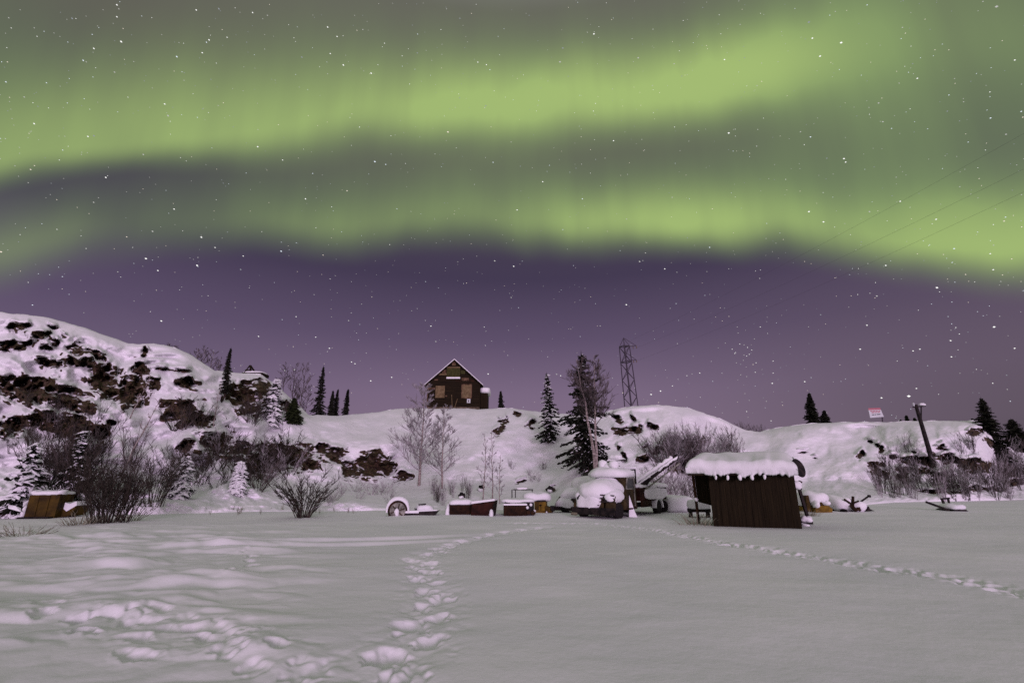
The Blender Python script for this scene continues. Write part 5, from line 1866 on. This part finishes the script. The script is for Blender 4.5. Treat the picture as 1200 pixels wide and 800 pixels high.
# ------------------------------------------------------------------ scrap right of the shed
def build_right_scrap():
    P = on_field(966, 601)
    k = px_size(P)
    t = thing('yellow_machine', 'rounded yellow machine hull under a snow heap right of the shed', 'machine', P, R(4))
    MB().prism([(-10 * k, 0), (10 * k, 0), (11 * k, 4 * k), (7 * k, 7.5 * k), (-5 * k, 7.5 * k), (-10 * k, 5 * k)], 0, 1.6).obj('hull', M['yellow'], t)
    MB().prism([(-8 * k, 13 * k), (-3 * k, 9 * k), (0, 7.6 * k), (4 * k, 9 * k), (3 * k, 16 * k), (-4 * k, 17 * k)], .05, .5).obj('seat_back', M['dark_yellow'], t)
    MB().box((-14 * k, .4, 10 * k), (4 * k, .3, 18 * k)).obj('upright_plate', M['dark_yellow'], t)
    MB().bar((3 * k, 0, 13 * k), (8 * k, 0, 10 * k), .08).obj('lever', M['black'], t)
    sn = MB()
    sn.blob((-1 * k, .9, 15 * k), (14 * k, 1.0, 9 * k), (.8, .9), (24, 14), .1, 3)
    sn.blob((-7.5 * k, .1, 10 * k), (3.5 * k, .3, 4.5 * k), (.8, .9), (14, 10), .05, 4)
    sn.blob((5 * k, .3, 10.5 * k), (4.5 * k, .5, 3 * k), (.8, .9), (14, 10), .05, 5)
    sn.obj('snow_cover', M['snow'], t, smooth=True)
    # old car hulk, all snow, with star-shaped broken bits
    P = on_field(998, 600)
    k = px_size(P)
    t = thing('buried_wreck', 'snow-covered wreck with twisted dark ribs between the yellow hull and the right bank', 'wreck', P)
    bd = MB()
    bd.prism([(-14 * k, 0), (20 * k, 0), (12 * k, 12 * k), (-8 * k, 13 * k)], .6, 2.2)
    bd.obj('body', M['rust'], t)
    sn = MB()
    sn.blob((-6 * k, 1.0, 8 * k), (13 * k, 1.3, 10 * k), (.8, .9), (26, 14), .12, 3)
    sn.blob((9 * k, 1.0, 7 * k), (13 * k, 1.2, 9 * k), (.8, .9), (26, 14), .12, 7)
    sn.obj('snow_cover', M['snow'], t, smooth=True)
    for a, b, w_ in (((-10, 14), (-1, 7), .09), ((1, 17), (-2, 6), .10), ((-4, 8), (1, 1), .16), ((1, 10), (6, 12), .08), ((3, 4), (6, 1.5), .14), ((2, 1), (6, 5), .06)):
        MB().bar((a[0] * k, -.28, a[1] * k), (b[0] * k, -.34, b[1] * k), w_).obj('rib', M['rust'], t)
    MB().blob((-13 * k, -.3, 1.2 * k), (3 * k, .25, 1.8 * k), (.7, .8), (12, 8), .03, 2).obj('roller', M['black'], t, smooth=True)
    MB().bar((13 * k, 0, 11 * k), (25 * k, .1, 17 * k), .07).obj('lever', M['black'], t)
    MB().bar((23 * k, 0, 17.5 * k), (25.5 * k, 0, 17 * k), .13).obj('lever_grip', M['black'], t)
    MB().prism([(14 * k, .5 * k), (23 * k, 1 * k), (18 * k, 3 * k), (17 * k, 6 * k)], -.3, -.15).obj('torn_plate', M['black'], t)
    # stone boat / sled at the right
    P = on_field(1121, 598)
    k = px_size(P)
    t = thing('hand_sled', 'small dark-edged sled topped with snow, handle bar to its left, below the right bank', 'sled', P)
    MB().prism([(-10 * k, 0), (10 * k, 0), (8 * k, 2 * k), (-5 * k, 2.2 * k)], -.2, 1.0).obj('runner', M['black'], t)
    MB().blob((0, .3, 4 * k), (10 * k, .65, 4 * k), (.7, .8), (22, 12), .05, 3, flat=2 * k).obj('snow_cover', M['snow'], t, smooth=True)
    MB().bar((-10 * k, -.1, .8 * k), (-26 * k, .5, 10 * k), .13).obj('handle_bar', M['black'], t)
    hd = MB().bar((1 * k, .8, 6 * k), (1 * k, .9, 13 * k), .1).bar((-2 * k, .8, 13 * k), (9 * k, .8, 14 * k), .09).bar((7 * k, .8, 13 * k), (7 * k, .8, 8 * k), .09)
    hd.obj('back_frame', M['black'], t)


build_right_scrap()


# ------------------------------------------------------------------ boxes at the left edge
def build_left_boxes():
    P = on_field(46, 608)
    k = px_size(P)
    t = thing('yellow_box', 'dirty yellow steel box with snow rim at the far left below the spruce', 'box', P, R(10))
    t.scale = (.92, .8, 1)
    MB().prism([(-18 * k, 1 * k), (16 * k, 0), (17 * k, 27 * k), (-17 * k, 26 * k)], 0, 1.2).obj('body', M['dark_yellow'], t)
    rb = MB()
    for x in (-6, 6):
        rb.box((x * k, -.02, 13 * k), (.8 * k, .05, 25 * k))
    rb.obj('rib', M['dark_yellow'], t)
    MB().box((-2 * k, .1, -.5 * k), (34 * k, 1.0, 5 * k)).obj('skid', M['black'], t)
    sn = MB().blob((0, .65, 28 * k), (18.5 * k, .75, 2.8 * k), (.35, .6), (28, 10), .04, 3)
    sn.blob((15 * k, .3, 30 * k), (4 * k, .3, 2.2 * k), (.8, .8), (12, 8), .03, 4)
    sn.blob((-15 * k, .3, 29 * k), (4 * k, .3, 2.2 * k), (.8, .8), (12, 8), .03, 5)
    sn.obj('snow_cover', M['snow'], t, smooth=True)
    MB().blob((-20 * k, .2, 6 * k), (2.5 * k, .3, 8 * k), (.9, .9), (12, 10), .05, 5).obj('side_snow', M['snow'], t, smooth=True)
    P = on_field(76, 607)
    k = px_size(P)
    t = thing('rusty_box', 'small dark yellow V-shaped hopper with snow in it right of the yellow box', 'hopper', P, R(5))
    MB().prism([(-7 * k, 0), (6 * k, 2 * k), (9 * k, 13 * k), (0, 6 * k), (-9 * k, 13 * k)], 0, .9).obj('body', M['dark_yellow'], t)
    MB().prism([(-9 * k, 13.2 * k), (-1 * k, 6.4 * k), (9 * k, 13.2 * k), (8 * k, 18 * k), (1 * k, 15 * k), (-8 * k, 17.5 * k)], .03, .85).obj('snow_fill', M['snow'], t)
    P = on_field(-4, 607)
    k = px_size(P)
    t = thing('red_box', 'dark red metal box with snow cap cut by the left border of the photo', 'box', P)
    MB().prism([(-12 * k, 0), (9 * k, 0), (9 * k, 19 * k), (-12 * k, 19 * k)], 0, 1.1).obj('body', M['rust_red'], t)
    MB().blob((-2 * k, .5, 21 * k), (11.5 * k, .65, 4 * k), (.5, .7), (20, 10), .04, 3).obj('snow_cover', M['snow'], t, smooth=True)
    # heaps of snow among the scrap are parts of the ground, lumps under snow along the row


build_left_boxes()
